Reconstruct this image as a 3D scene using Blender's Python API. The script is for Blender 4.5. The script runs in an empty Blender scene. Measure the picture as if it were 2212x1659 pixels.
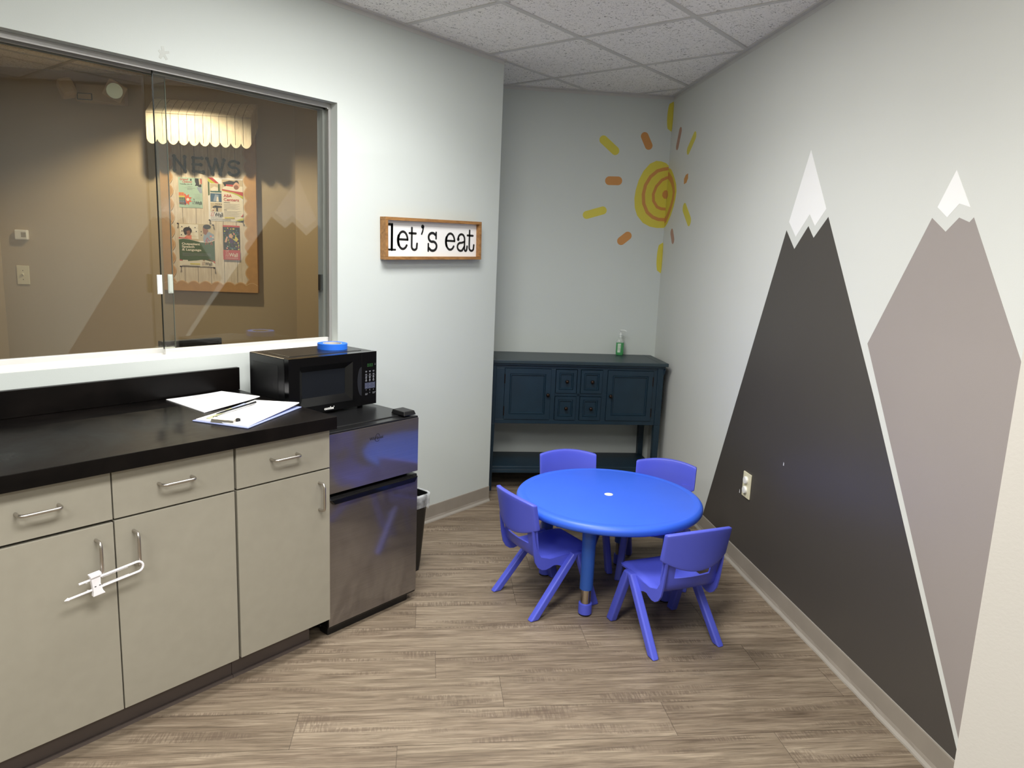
import bpy, bmesh, math, random
from math import sin, cos, pi, sqrt, radians
from mathutils import Vector, Matrix
random.seed(7)
COL = bpy.context.scene.collection
scene = bpy.context.scene

# ------------------------------------------------------------------ materials
def srgb(r, g, b):
    f = lambda c: c / 12.92 if c <= 0.04045 else ((c + 0.055) / 1.055) ** 2.4
    return (f(r / 255), f(g / 255), f(b / 255), 1)

class NT:
    def __init__(s, name):
        s.m = bpy.data.materials.new(name); s.m.use_nodes = True
        s.t = s.m.node_tree; s.n = s.t.nodes
        s.b = s.n['Principled BSDF']; s.out = s.n['Material Output']
    def new(s, typ, **kw):
        nd = s.n.new(typ)
        for k, v in kw.items():
            if k in nd.inputs: nd.inputs[k].default_value = v
            else: setattr(nd, k, v)
        return nd
    def link(s, a, b): s.t.links.new(a, b)
    def coords(s, rot=0.0, scale=(1, 1, 1), kind='Object'):
        tc = s.new('ShaderNodeTexCoord')
        v = tc.outputs[kind]
        if rot:
            r = s.new('ShaderNodeVectorRotate'); r.rotation_type = 'Z_AXIS'; r.inputs['Angle'].default_value = rot
            s.link(v, r.inputs['Vector']); v = r.outputs[0]
        if scale != (1, 1, 1):
            m = s.new('ShaderNodeVectorMath', operation='MULTIPLY'); m.inputs[1].default_value = scale
            s.link(v, m.inputs[0]); v = m.outputs[0]
        return v
    def noise(s, vec, scale=5, detail=2, rough=.5, dist=0):
        nd = s.new('ShaderNodeTexNoise', Scale=scale, Detail=detail, Roughness=rough, Distortion=dist)
        s.link(vec, nd.inputs['Vector']); return nd.outputs['Fac']
    def ramp(s, fac, stops):
        nd = s.new('ShaderNodeValToRGB'); e = nd.color_ramp.elements
        while len(e) < len(stops): e.new(.5)
        for i, (p, c) in enumerate(stops):
            e[i].position = p; e[i].color = c if len(c) == 4 else (*c, 1)
        s.link(fac, nd.inputs[0]); return nd.outputs[0]
    def mix(s, fac, a, b, mode='MIX'):
        nd = s.new('ShaderNodeMix'); nd.data_type = 'RGBA'; nd.blend_type = mode
        for inp, v in ((nd.inputs[0], fac), (nd.inputs[6], a), (nd.inputs[7], b)):
            if hasattr(v, 'links'): s.link(v, inp)
            else: inp.default_value = v
        return nd.outputs[2]
    def bump(s, h, strength=.1, dist=.002):
        nd = s.new('ShaderNodeBump', Strength=strength, Distance=dist)
        s.link(h, nd.inputs['Height']); s.link(nd.outputs[0], s.b.inputs['Normal'])

MATS = {}
def mat(name, col=(200, 200, 200), rough=.5, metal=0, vary=.04, vscale=6, bump=0, bscale=150, bdist=.001, spec=.5, coat=0, emit=None, estr=0, aniso=0):
    if name in MATS: return MATS[name]
    t = NT(name); b = t.b
    c = srgb(*col)
    vec = t.coords()
    if vary:
        f = t.noise(vec, vscale, 3)
        lo = tuple(x * (1 - vary) for x in c[:3]) + (1,); hi = tuple(min(1, x * (1 + vary)) for x in c[:3]) + (1,)
        t.link(t.ramp(f, [(.3, lo), (.7, hi)]), b.inputs['Base Color'])
    else: b.inputs['Base Color'].default_value = c
    b.inputs['Roughness'].default_value = rough; b.inputs['Metallic'].default_value = metal
    b.inputs['Specular IOR Level'].default_value = spec; b.inputs['Coat Weight'].default_value = coat
    b.inputs['Anisotropic'].default_value = aniso
    if bump: t.bump(t.noise(vec, bscale, 2), bump, bdist)
    if emit:
        b.inputs['Emission Color'].default_value = srgb(*emit); b.inputs['Emission Strength'].default_value = estr
    MATS[name] = t.m
    return t.m

def m_wall(name, col, rough=.55):
    return mat(name, col, rough, vary=.015, vscale=1.5, bump=.12, bscale=220, bdist=.0012, spec=.35)

def m_floor():
    t = NT('wood_plank_vinyl')
    at = t.new('ShaderNodeAttribute'); at.attribute_name = 'rnd'
    base = t.coords(rot=radians(44.3))          # x runs along the planks
    off = t.new('ShaderNodeVectorMath', operation='MULTIPLY_ADD')
    t.link(at.outputs['Color'], off.inputs[0]); off.inputs[1].default_value = (37, 11, 5); t.link(base, off.inputs[2])
    v = off.outputs[0]
    def sc(x, y):
        m = t.new('ShaderNodeVectorMath', operation='MULTIPLY'); m.inputs[1].default_value = (x, y, 1); t.link(v, m.inputs[0]); return m.outputs[0]
    broad = t.noise(sc(1.1, 13), 1.6, 4, .55, .6)
    fine = t.noise(sc(5, 150), 1.5, 4, .65, .3)
    ring = t.noise(sc(2.2, 30), 1.5, 5, .65, 1.2)
    c = t.ramp(broad, [(.28, srgb(105, 90, 74)), (.46, srgb(125, 111, 93)), (.58, srgb(142, 128, 108)), (.76, srgb(166, 152, 131))])
    c = t.mix(.5, c, t.ramp(ring, [(.30, srgb(84, 70, 56)), (.5, srgb(135, 120, 103)), (.72, srgb(178, 163, 142))]))
    c = t.mix(.72, c, t.ramp(fine, [(.34, (.42, .41, .40)), (.56, (1, 1, 1))]), 'MULTIPLY')
    # rough-sawn cross marks in patches
    saw = t.noise(sc(120, 16), 1.3, 3, .6, .5)
    patch = t.noise(sc(2.1, 15), 1.1, 1, .5)
    pm = t.ramp(patch, [(.56, (0, 0, 0)), (.64, (1, 1, 1))])
    sm = t.ramp(saw, [(.46, (1, 1, 1)), (.56, (0, 0, 0))])
    f = t.new('ShaderNodeMath', operation='MULTIPLY'); t.link(pm, f.inputs[0]); t.link(sm, f.inputs[1])
    f2 = t.new('ShaderNodeMath', operation='MULTIPLY'); t.link(f.outputs[0], f2.inputs[0]); f2.inputs[1].default_value = .55
    c = t.mix(f2.outputs[0], c, srgb(92, 78, 66))
    # each plank a touch lighter or darker
    sep = t.new('ShaderNodeSeparateColor'); t.link(at.outputs['Color'], sep.inputs[0])
    c = t.mix(1, c, t.ramp(sep.outputs[2], [(0, (.86, .85, .84)), (1, (1.0, 1.0, 1.0))]), 'MULTIPLY')
    t.link(c, t.b.inputs['Base Color'])
    t.b.inputs['Roughness'].default_value = .5; t.b.inputs['Specular IOR Level'].default_value = .35
    t.bump(fine, .12, .001)
    return t.m

def m_ceiling():
    t = NT('fissured_ceiling_tile'); v = t.coords()
    a = t.noise(v, 62, 2, .55, 1.6)
    bnz = t.noise(v, 130, 2, .5, .8)
    c = t.ramp(a, [(.33, srgb(150, 147, 144)), (.40, srgb(248, 246, 243))])
    c = t.mix(1, c, t.ramp(bnz, [(.30, (.62, .62, .62)), (.40, (1, 1, 1))]), 'MULTIPLY')
    t.link(c, t.b.inputs['Base Color']); t.b.inputs['Roughness'].default_value = .9
    t.bump(a, .4, .003)
    return t.m

def m_steel():
    t = NT('brushed_stainless'); v = t.coords(scale=(2, 2, 260))
    n = t.noise(v, 3, 3)
    t.link(t.ramp(n, [(.3, srgb(100, 92, 86)), (.7, srgb(110, 102, 96))]), t.b.inputs['Base Color'])
    t.b.inputs['Metallic'].default_value = .5
    t.b.inputs['Roughness'].default_value = .42
    gl = t.new('ShaderNodeBsdfGlossy', Roughness=.09); gl.inputs[0].default_value = (.52, .52, .54, 1)
    mx = t.new('ShaderNodeMixShader', Fac=.35); t.link(t.b.outputs[0], mx.inputs[1]); t.link(gl.outputs[0], mx.inputs[2]); t.link(mx.outputs[0], t.out.inputs[0])
    return t.m

def m_laminate_dark():
    t = NT('black_brown_laminate'); v = t.coords(scale=(2.2, 9, 9))
    n = t.noise(v, 2.2, 5, .6, .8); s = t.noise(t.coords(), 3.5, 4, .6, 1.0)
    c = t.ramp(n, [(.3, srgb(5, 4, 4)), (.7, srgb(12, 10, 9))])
    c = t.mix(.35, c, t.ramp(s, [(.4, srgb(6, 5, 5)), (.7, srgb(30, 24, 20))]))
    t.link(c, t.b.inputs['Base Color'])
    t.link(t.ramp(s, [(.35, (.27, .27, .27)), (.7, (.42, .42, .42))]), t.b.inputs['Roughness'])
    t.b.inputs['Specular IOR Level'].default_value = .14
    return t.m

def m_glass():
    t = NT('window_glass')
    lw = t.new('ShaderNodeLayerWeight', Blend=.5)
    p = t.new('ShaderNodeMath', operation='POWER'); t.link(lw.outputs['Facing'], p.inputs[0]); p.inputs[1].default_value = 5
    f = t.new('ShaderNodeMath', operation='MULTIPLY_ADD'); t.link(p.outputs[0], f.inputs[0]); f.inputs[1].default_value = .9; f.inputs[2].default_value = .075
    tr = t.new('ShaderNodeBsdfTransparent'); tr.inputs[0].default_value = (.93, .95, .93, 1)
    gl = t.new('ShaderNodeBsdfGlossy', Roughness=.0); gl.inputs[0].default_value = (1, 1, 1, 1)
    mx = t.new('ShaderNodeMixShader'); t.link(f.outputs[0], mx.inputs[0]); t.link(tr.outputs[0], mx.inputs[1]); t.link(gl.outputs[0], mx.inputs[2])
    t.link(mx.outputs[0], t.out.inputs[0])
    return t.m

def m_clear(name, col, rough=.05, alpha_t=.6):
    t = NT(name); b = t.b
    b.inputs['Base Color'].default_value = srgb(*col); b.inputs['Roughness'].default_value = rough
    b.inputs['Transmission Weight'].default_value = 0; b.inputs['Alpha'].default_value = 1 - alpha_t
    t.link(t.ramp(t.noise(t.coords(), 30, 3), [(.35, (max(0, .8 - alpha_t),) * 3), (.65, (min(1, 1.15 - alpha_t),) * 3)]), b.inputs['Alpha'])
    return t.m

def m_wood(name, c1, c2, scale=(30, 30, 3), rough=.5):
    t = NT(name); n = t.noise(t.coords(scale=scale), 2, 4, .6, .6)
    t.link(t.ramp(n, [(.3, srgb(*c1)), (.7, srgb(*c2))]), t.b.inputs['Base Color'])
    t.b.inputs['Roughness'].default_value = rough
    return t.m

WALL = m_wall('pale_grey_green_paint', (200, 206, 202))
WALLB = m_wall('pale_grey_green_paint_lightened', (204, 210, 206))  # same paint as the left wall, tone lifted to balance the light
WALLC = m_wall('pale_grey_paint_lightened', (214, 216, 211))  # more neutral paint, its tone also raised to stand in for stronger light
WALLD = m_wall('warm_white_paint', (188, 184, 177))
TAN = m_wall('tan_paint', (182, 164, 134))
FLOOR = m_floor(); CEIL = m_ceiling(); STEEL = m_steel(); LAM = m_laminate_dark(); GLASS = m_glass()
GRID = mat('ceiling_grid_paint', (206, 205, 202), .5)
BASEB = mat('vinyl_cove_base', (146, 138, 127), .45, vary=.05, vscale=9)
BASEE = mat('vinyl_cove_toe', (158, 152, 142), .5)
ALU = mat('aluminium_window_frame', (176, 175, 173), .38, .5, vary=.02)
WHITE = mat('white_paint_sill', (236, 234, 228), .45)
CABM = mat('greige_cabinet_laminate', (151, 146, 132), .5, vary=.025, vscale=25, bump=.05, bscale=400, bdist=.0005)
GAPSHADE = mat('cabinet_gap_shade', (40, 36, 34), .7)  # near-black colour standing in for shade between the cabinet fronts
TOEK = mat('toe_kick_grey_brown', (92, 82, 78), .5)
NICKEL = mat('satin_nickel', (190, 184, 176), .3, 1, vary=.02)
BLACKG = mat('black_gloss_plastic', (9, 9, 10), .12, vary=.1, spec=.5)
BLACKM = mat('black_matt_plastic', (14, 14, 15), .42, vary=.1)
BLACKT = mat('black_painted_metal', (16, 16, 17), .3, vary=.1)
DARKGL = mat('smoked_window', (24, 27, 32), .12, vary=.1, vscale=200)
BLUET = mat('blue_table_plastic', (53, 102, 228), .42, vary=.03, bump=.12, bscale=500, bdist=.0006)
BLUEL = mat('blue_leg_tube', (40, 84, 166), .4)
PERI = mat('periwinkle_chair_plastic', (82, 92, 206), .42, vary=.03, bump=.1, bscale=500, bdist=.0005)
CHROME = mat('polished_steel_tube', (190, 180, 165), .18, 1, vary=.02)
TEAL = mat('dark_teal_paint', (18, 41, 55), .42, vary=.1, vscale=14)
TEALT = mat('dark_teal_top_sheen', (40, 55, 62), .4, vary=.08, vscale=5)  # same teal, greyed and lightened to put the top's reflection into the colour
BRONZE = mat('dark_bronze_knob', (50, 38, 32), .3, .8)
PAPER = mat('white_paper', (240, 239, 240), .7, vary=.01)
INK = mat('grey_ink', (150, 148, 152), .8)
BLACKI = mat('black_ink', (14, 14, 14), .6)
SIGNW = mat('sign_white_board', (240, 239, 236), .55, vary=.01)
SIGNWOOD = m_wood('oak_stained_frame', (122, 84, 44), (170, 124, 72), (8, 30, 30))
TAPEB = mat('blue_masking_tape', (30, 108, 222), .55, bump=.2, bscale=400)
CARD = mat('cardboard_core', (205, 198, 186), .7)
IVORY = mat('ivory_plastic', (226, 220, 190), .35, vary=.02)
CAPW = mat('white_plastic', (240, 240, 236), .35, vary=.01)
LOCKW = mat('white_nylon', (238, 236, 240), .35, vary=.01)
YEL = mat('sun_yellow_vinyl', (216, 204, 78), .5, vary=.03)
ORA = mat('sun_orange_vinyl', (204, 144, 80), .5, vary=.03)
TERRA = mat('sun_terracotta_vinyl', (180, 138, 116), .5, vary=.03)
MTD = mat('charcoal_mural_paint', (73, 69, 65), .42, vary=.03, vscale=2, bump=.1, bscale=220)
MTM = mat('mauve_grey_mural_paint', (156, 148, 144), .45, vary=.02, vscale=2, bump=.1, bscale=220)
MTW = mat('white_mural_paint', (247, 247, 246), .5, vary=.01)
KRAFT = mat('kraft_border', (196, 150, 96), .7, vary=.06, vscale=30)
PLANKW = m_wood('whitewashed_plank_paper', (206, 190, 168), (236, 224, 204), (40, 40, 4), .7)
AWN = m_wood('whitewashed_awning_board', (214, 200, 176), (240, 230, 208), (30, 30, 5), .65)
LINE = mat('plank_gap_line', (70, 58, 48), .8)
LETTER = mat('dark_slate_letter', (30, 40, 44), .5)
LENS = mat('lit_troffer_lens', (255, 255, 252), .4, vary=0, emit=(255, 252, 244), estr=2.5)
LINER = m_clear('clear_bag_film', (225, 228, 230), .25, .55)

# ------------------------------------------------------------------ mesh builder
class MB:
    def __init__(s): s.v = []; s.f = []; s.mi = []; s.sm = []
    def add(s, vs, fs, mi=0, smooth=False):
        o = len(s.v); s.v += [Vector(p) for p in vs]
        for f in fs: s.f.append(tuple(o + i for i in f)); s.mi.append(mi); s.sm.append(smooth)
        return s
    def box(s, x0, x1, y0, y1, z0, z1, mi=0):
        v = [(x, y, z) for x in (x0, x1) for y in (y0, y1) for z in (z0, z1)]
        return s.add(v, [(0, 1, 3, 2), (4, 6, 7, 5), (0, 4, 5, 1), (2, 3, 7, 6), (0, 2, 6, 4), (1, 5, 7, 3)], mi)
    def hexa(s, bot, top, mi=0):
        return s.add(list(bot) + list(top), [(3, 2, 1, 0), (4, 5, 6, 7), (0, 1, 5, 4), (1, 2, 6, 5), (2, 3, 7, 6), (3, 0, 4, 7)], mi)
    def prism(s, poly, y0, y1, mi=0, plane='xz'):
        """polygon given in a plane, extruded along the third axis"""
        n = len(poly)
        if plane == 'xz': P = lambda a, b, t: (a, t, b)
        elif plane == 'xy': P = lambda a, b, t: (a, b, t)
        else: P = lambda a, b, t: (t, a, b)
        v = [P(a, b, y0) for a, b in poly] + [P(a, b, y1) for a, b in poly]
        f = [tuple(range(n)), tuple(range(2 * n - 1, n - 1, -1))] + [(i, i + n, (i + 1) % n + n, (i + 1) % n) for i in range(n)]
        return s.add(v, f, mi)
    def lathe(s, prof, seg=32, c=(0, 0), mi=0, smooth=True, sx=1, sy=1):
        n = len(prof); v = []
        for k in range(seg):
            a = 2 * pi * k / seg
            for r, z in prof: v.append((c[0] + r * cos(a) * sx, c[1] + r * sin(a) * sy, z))
        f = [(k * n + i, ((k + 1) % seg) * n + i, ((k + 1) % seg) * n + i + 1, k * n + i + 1) for k in range(seg) for i in range(n - 1)]
        s.add(v, f, mi, smooth)
        if prof[0][0] > 1e-6: s.add([v[k * n] for k in range(seg)], [tuple(range(seg))[::-1]], mi)
        if prof[-1][0] > 1e-6: s.add([v[k * n + n - 1] for k in range(seg)], [tuple(range(seg))], mi)
        return s
    def tube(s, pts, r, seg=12, mi=0, cap=True, up=None, flat=1.0):
        pts = [Vector(p) for p in pts]; n = len(pts); rings = []
        rr = r if hasattr(r, '__len__') else [r] * n
        ref = Vector(up) if up else None
        for i, p in enumerate(pts):
            d = (pts[min(i + 1, n - 1)] - pts[max(i - 1, 0)]).normalized()
            if ref is None: ref = Vector((0, 0, 1)) if abs(d.z) < .9 else Vector((1, 0, 0))
            a = d.cross(ref).normalized(); b = a.cross(d).normalized(); ref = b
            rings.append([p + (a * cos(2 * pi * k / seg) + b * sin(2 * pi * k / seg) * flat) * rr[i] for k in range(seg)])
        v = [q for ring in rings for q in ring]
        f = [(i * seg + k, i * seg + (k + 1) % seg, (i + 1) * seg + (k + 1) % seg, (i + 1) * seg + k) for i in range(n - 1) for k in range(seg)]
        s.add(v, f, mi, True)
        if cap: s.add(rings[0], [tuple(range(seg))], mi); s.add(rings[-1], [tuple(range(seg))[::-1]], mi)
        return s
    def sphere(s, c, r, seg=16, rings=8, mi=0, sz=1):
        prof = [(r * sin(pi * i / rings), c[2] - r * sz * cos(pi * i / rings)) for i in range(rings + 1)]
        prof[0] = (0, prof[0][1]); prof[-1] = (0, prof[-1][1])
        return s.lathe(prof, seg, (c[0], c[1]), mi)
    def disc(s, cx, cz, r, y, mi=0, seg=16, rx=None):
        return s.add([(cx + (rx or r) * cos(2 * pi * k / seg), y, cz + r * sin(2 * pi * k / seg)) for k in range(seg)], [tuple(range(seg))], mi)
    def poly(s, pts, y, mi=0):
        return s.add([(a, y, b) for a, b in pts], [tuple(range(len(pts)))], mi)
    def rect(s, x0, x1, z0, z1, y, mi=0): return s.poly([(x0, z0), (x1, z0), (x1, z1), (x0, z1)], y, mi)
    def stroke(s, pts, w, y0, y1, mi=0, seg=10, ball=0):
        """flat lettering: a polyline of width w with round joints, extruded in y"""
        P = [pts[0]]
        for q in pts[1:]:
            if math.hypot(q[0] - P[-1][0], q[1] - P[-1][1]) > 1e-6: P.append(q)
        n = len(P); h = w / 2; Lf, Rt = [], []
        dirs = []
        for (a, b), (c, d) in zip(P, P[1:]):
            L = math.hypot(c - a, d - b); dirs.append(((c - a) / L, (d - b) / L))
        for i in range(n):
            d0, d1 = dirs[max(i - 1, 0)], dirs[min(i, n - 2)]
            nx, nz = -(d0[1] + d1[1]), d0[0] + d1[0]; L = math.hypot(nx, nz) or 1e-6; nx /= L; nz /= L
            k = h / max(.5, nx * -d1[1] + nz * d1[0])
            Lf.append((P[i][0] + nx * k, P[i][1] + nz * k)); Rt.append((P[i][0] - nx * k, P[i][1] - nz * k))
        t0 = math.atan2(dirs[0][1], dirs[0][0]); t1 = math.atan2(dirs[-1][1], dirs[-1][0])
        c0 = [(P[0][0] + h * cos(t0 + pi / 2 + pi * k / seg), P[0][1] + h * sin(t0 + pi / 2 + pi * k / seg)) for k in range(1, seg)]
        c1 = [(P[-1][0] + h * cos(t1 - pi / 2 + pi * k / seg), P[-1][1] + h * sin(t1 - pi / 2 + pi * k / seg)) for k in range(1, seg)]
        # one front, one back: strip of quads with a fan at each end, then the rim
        front = Lf + Rt + c0 + c1; N = len(front); o0 = 2 * n; o1 = 2 * n + len(c0)
        F = [(i, i + 1, n + i + 1, n + i) for i in range(n - 1)]
        F += [tuple([0, n] + list(range(o0 + len(c0) - 1, o0 - 1, -1)))[::1], tuple([n - 1] + list(range(o1 + len(c1) - 1, o1 - 1, -1)) + [2 * n - 1])]
        rim = list(range(n - 1, -1, -1)) + list(range(o0, o0 + len(c0))) + list(range(n, 2 * n)) + list(range(o1, o1 + len(c1)))
        vs = [(a, y0, b) for a, b in front] + [(a, y1, b) for a, b in front]
        M = len(rim)
        s.add(vs, F + [tuple(i + N for i in f[::-1]) for f in F] + [(rim[i], rim[i] + N, rim[(i + 1) % M] + N, rim[(i + 1) % M]) for i in range(M)], mi)
        for (a, b) in ((pts[0], pts[-1]) if ball else ()):
            s.prism([(a + ball * cos(2 * pi * k / 16), b + ball * sin(2 * pi * k / 16)) for k in range(16)], y0 - .0005, y1, mi)
        return s
    def text(s, body, size, x, z, y, mi=0, bold=0, width=None, shear=0, slope=0):
        vs, fs = text_mesh(body, bold, shear)
        if not vs: return s
        w = max(p[0] for p in vs) - min(p[0] for p in vs); k = size
        kx = width / w if width else k
        x0 = min(p[0] for p in vs)
        return s.add([(x + (p[0] - x0) * kx, y, z + p[1] * k + slope * (p[0] - x0) * kx) for p in vs], fs, mi)
    def map(s, fn): s.v = [Vector(fn(p)) for p in s.v]; return s
    def mesh(s, name, mats, base=(0, 0, 0)):
        me = bpy.data.meshes.new(name); b = Vector(base)
        me.from_pydata([p - b for p in s.v], [], s.f)
        for m in mats: me.materials.append(m)
        me.polygons.foreach_set('material_index', s.mi); me.polygons.foreach_set('use_smooth', s.sm)
        me.update(); return me

_tc = {}
def text_mesh(body, bold=0, shear=0):
    key = (body, bold, shear)
    if key in _tc: return _tc[key]
    cu = bpy.data.curves.new('t', 'FONT'); cu.body = body; cu.offset = bold; cu.shear = shear; cu.resolution_u = 3
    ob = bpy.data.objects.new('t', cu); COL.objects.link(ob)
    dg = bpy.context.evaluated_depsgraph_get(); dg.update()
    me = bpy.data.meshes.new_from_object(ob.evaluated_get(dg))
    r = ([tuple(v.co) for v in me.vertices], [tuple(p.vertices) for p in me.polygons])
    bpy.data.objects.remove(ob); bpy.data.curves.remove(cu); bpy.data.meshes.remove(me)
    _tc[key] = r; return r

def arc(cx, cz, rx, rz, a0, a1, n=14):
    return [(cx + rx * cos(radians(a0 + (a1 - a0) * i / n)), cz + rz * sin(radians(a0 + (a1 - a0) * i / n))) for i in range(n + 1)]

# ------------------------------------------------------------------ frames, things, parts
class Frame:
    def __init__(s, x=0, y=0, ang=0): s.M = Matrix.Translation((x, y, 0)) @ Matrix.Rotation(ang, 4, 'Z')
PH = -2.3442098768266564
KX, KY = 4.209909372, -0.396798252
W0 = Frame()
FC = Frame(KX, KY, PH)                    # right wall: x along the wall, -y into the room
FB = Frame(KX, KY, PH - pi / 2 + 2 * pi)  # back wall: x from the corner to the left, y into the room
FO = Frame(1.7, 2.69, PH - pi / 2 + pi)   # wall of the office beyond the window: x to the right, -y towards us
H = 2.5569

def tag(o, label=None, cat=None, group=None, kind=None):
    if label: o['label'] = label
    if cat: o['category'] = cat
    if group: o['group'] = group
    if kind: o['kind'] = kind
    return o

def bevel(o, w, seg=2, ang=40):
    m = o.modifiers.new('bevel', 'BEVEL'); m.width = w; m.segments = seg; m.limit_method = 'ANGLE'; m.angle_limit = radians(ang)
    m.harden_normals = False
    return o

class Thing:
    """an Empty at the thing's base, parenting its parts"""
    def __init__(s, name, label, cat, base=(0, 0, 0), frame=W0, group=None, rz=0):
        s.base = Vector(base); s.e = bpy.data.objects.new(name, None); COL.objects.link(s.e)
        s.e.empty_display_size = .1
        s.e.matrix_world = frame.M @ Matrix.Translation(s.base) @ Matrix.Rotation(rz, 4, 'Z')
        tag(s.e, label, cat, group)
    def part(s, name, mb, mats, parent=None, label=None, bev=0, seg=2, smooth=None, ang=40):
        if not isinstance(mats, (list, tuple)): mats = [mats]
        o = bpy.data.objects.new(name, mb.mesh(name, mats, s.base)); COL.objects.link(o)
        o.parent = parent or s.e
        if bev: bevel(o, bev, seg, ang)
        if smooth: auto_smooth(o, smooth)
        if label: o['label'] = label
        return o

def auto_smooth(o, deg):
    me = o.data
    me.polygons.foreach_set('use_smooth', [True] * len(me.polygons))
    me.set_sharp_from_angle(angle=radians(deg))

def single(name, mb, mats, label, cat, base=(0, 0, 0), frame=W0, group=None, bev=0, smooth=None, kind=None):
    if not isinstance(mats, (list, tuple)): mats = [mats]
    o = bpy.data.objects.new(name, mb.mesh(name, mats, base)); COL.objects.link(o)
    o.matrix_world = frame.M @ Matrix.Translation(base)
    if bev: bevel(o, bev)
    if smooth: auto_smooth(o, smooth)
    return tag(o, label, cat, group, kind)

def struct(name, mb, mats, frame=W0, label=None, parent=None, bev=0, cat=None):
    if not isinstance(mats, (list, tuple)): mats = [mats]
    o = bpy.data.objects.new(name, mb.mesh(name, mats)); COL.objects.link(o)
    if parent: o.parent = parent
    else:
        o.matrix_world = frame.M; o['kind'] = 'structure'
        tag(o, label, cat)
    if bev: bevel(o, bev)
    return o

# ================================================================== THE ROOM
XC = 2.9555                      # end of the left wall
CD = 4.80                        # length of the right wall
def wpt(fr, x, y, z=0): return fr.M @ Vector((x, y, z))
NX, NY = .80, -2.7104            # end of the nearby wall that cuts the view of the right wall
XW, YW = -3.0, -5.4              # far sides behind the camera

# floor: every plank is a face of its own with a random value
fl = MB(); rnd = []
dp = Vector((0.71553, -0.69858)); dq = Vector((-0.69858, -0.71553))
PW, PL = .179, 1.22
joint = {-4: .48, -3: 1.158, -2: .56, -1: .789, 0: .115, 1: .44}
g = .0006
for k in range(-32, 36):
    o = joint.get(k, random.random() * PL)
    for j in range(-7, 8):
        u0, u1 = o + j * PL + g, o + (j + 1) * PL - g
        v0, v1 = k * PW - .002 + g, (k + 1) * PW - .002 - g
        c = dp * ((u0 + u1) / 2) + dq * ((v0 + v1) / 2)
        if not (-4.2 < c.x < 5.8 and -6.4 < c.y < 5.2): continue
        fl.add([(*(dp * u + dq * v), 0) for u, v in ((u0, v0), (u0, v1), (u1, v1), (u1, v0))], [(0, 1, 2, 3)], 0)
        rnd.append((random.random(), random.random(), random.random()))
nf = len(fl.f)
fl.box(XW - .3, 5.6, YW - .3, 4.6, -.05, -.0012, 1)
floor = struct('floor', fl, [FLOOR, mat('plank_joint', (60, 50, 42), .8)], label='floor of grey-brown wood-look planks laid diagonally')
ca = floor.data.attributes.new('rnd', 'FLOAT_COLOR', 'FACE')
for i in range(len(floor.data.polygons)):
    ca.data[i].color = (*(rnd[i] if i < nf else (0, 0, 0)), 1)

# ceiling: fissured tiles and the exposed grid
T = .6039; GA = 2.2163
struct_ceiling = struct('ceiling', MB().box(XW - .3, 5.6, YW - .3, 4.6, H + .004, H + .06), CEIL, label='suspended ceiling of fissured white tiles')
gr = MB()
for i in range(-10, 6): gr.box(GA + i * T - .012, GA + i * T + .012, YW - .2, 4.5, H, H + .0045)
for j in range(-8, 9): gr.box(XW - .2, 5.5, -j * T - .012, -j * T + .012, H - .0004, H + .0045)
struct('grid', gr, GRID, parent=struct_ceiling)
am = MB(); am.box(XW, XC, -.022, 0, H - .002, H + .004); am.box(XC, XC + .022, 0, .83, H - .002, H + .004)
am.box(XW, XC, -.0015, 0, H - .02, H + .004)
struct('wall_angle', am, GRID, parent=struct_ceiling)
am = MB(); am.box(-.02, CD, -.022, 0, H - .0024, H + .004); am.box(-.02, CD, -.0015, 0, H - .02, H + .004)
o = struct('wall_angle', am, GRID, parent=struct_ceiling); o.matrix_world = FC.M
am = MB(); am.box(-.02, 1.8, 0, .022, H - .0027, H + .004); am.box(-.02, 1.8, 0, .0015, H - .02, H + .004)
o = struct('wall_angle', am, GRID, parent=struct_ceiling); o.matrix_world = FB.M

# left wall with the pass-through window opening
WX0, WX1, WZ0, WZ1, WT = -.30, 1.822, 1.050, 2.136, .135
w = MB()
w.box(XW, WX0, 0, WT, 0, H + .02); w.box(WX1, XC, 0, WT, 0, H + .02)
w.box(WX0, WX1, 0, WT, 0, WZ0); w.box(WX0, WX1, 0, WT, WZ1, H + .02)
struct('wall_left', w, WALL, label='pale grey-green wall with the sliding window and the framed sign')
struct('wall_recess', MB().box(XC - .115, XC, WT, .95, 0, H + .02), WALL, label='short return wall of the alcove beside the blue-green sideboard')
struct('wall_back', MB().box(-.1, 1.80, -.1, 0, 0, H + .02), WALLB, frame=FB, label='back wall of the alcove behind the sideboard')
struct('wall_right', MB().box(-.1, CD, 0, .1, 0, H + .02), WALLC, frame=FC, label='right wall painted with two snow-capped mountains')
struct('wall_near', MB().box(NX, NX + .115, YW, NY, 0, H + .02), WALLD, label='warm white wall at the right edge of the picture')
struct('wall_rear', MB().box(XW - .1, NX + .115, YW - .1, YW, 0, H + .02), WALL)
struct('wall_side', MB().box(XW - .1, XW, YW, 4.4, 0, H + .02), WALL)
# office beyond the window
struct('wall_office', MB().box(-.481, 1.75, 0, .1, 0, H + .02), TAN, frame=FO, label='tan office wall seen through the window')
struct('wall_office_left', MB().box(-.581, -.481, -4.3, .1, 0, H + .02), TAN, frame=FO, label='lighter tan office wall at the left edge of the window')
struct('wall_office_right', MB().box(XC - .215, XC - .115, WT, 1.75, 0, H + .02), TAN)
struct('wall_office_front', MB().box(XW, WX0 - .02, WT, WT + .02, 0, H + .02).box(WX1 + .02, XC - .2, WT, WT + .02, 0, H + .02).box(WX0 - .02, WX1 + .02, WT, WT + .02, 0, WZ0 - .03).box(WX0 - .02, WX1 + .02, WT, WT + .02, WZ1 + .02, H + .02), TAN)

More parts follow.
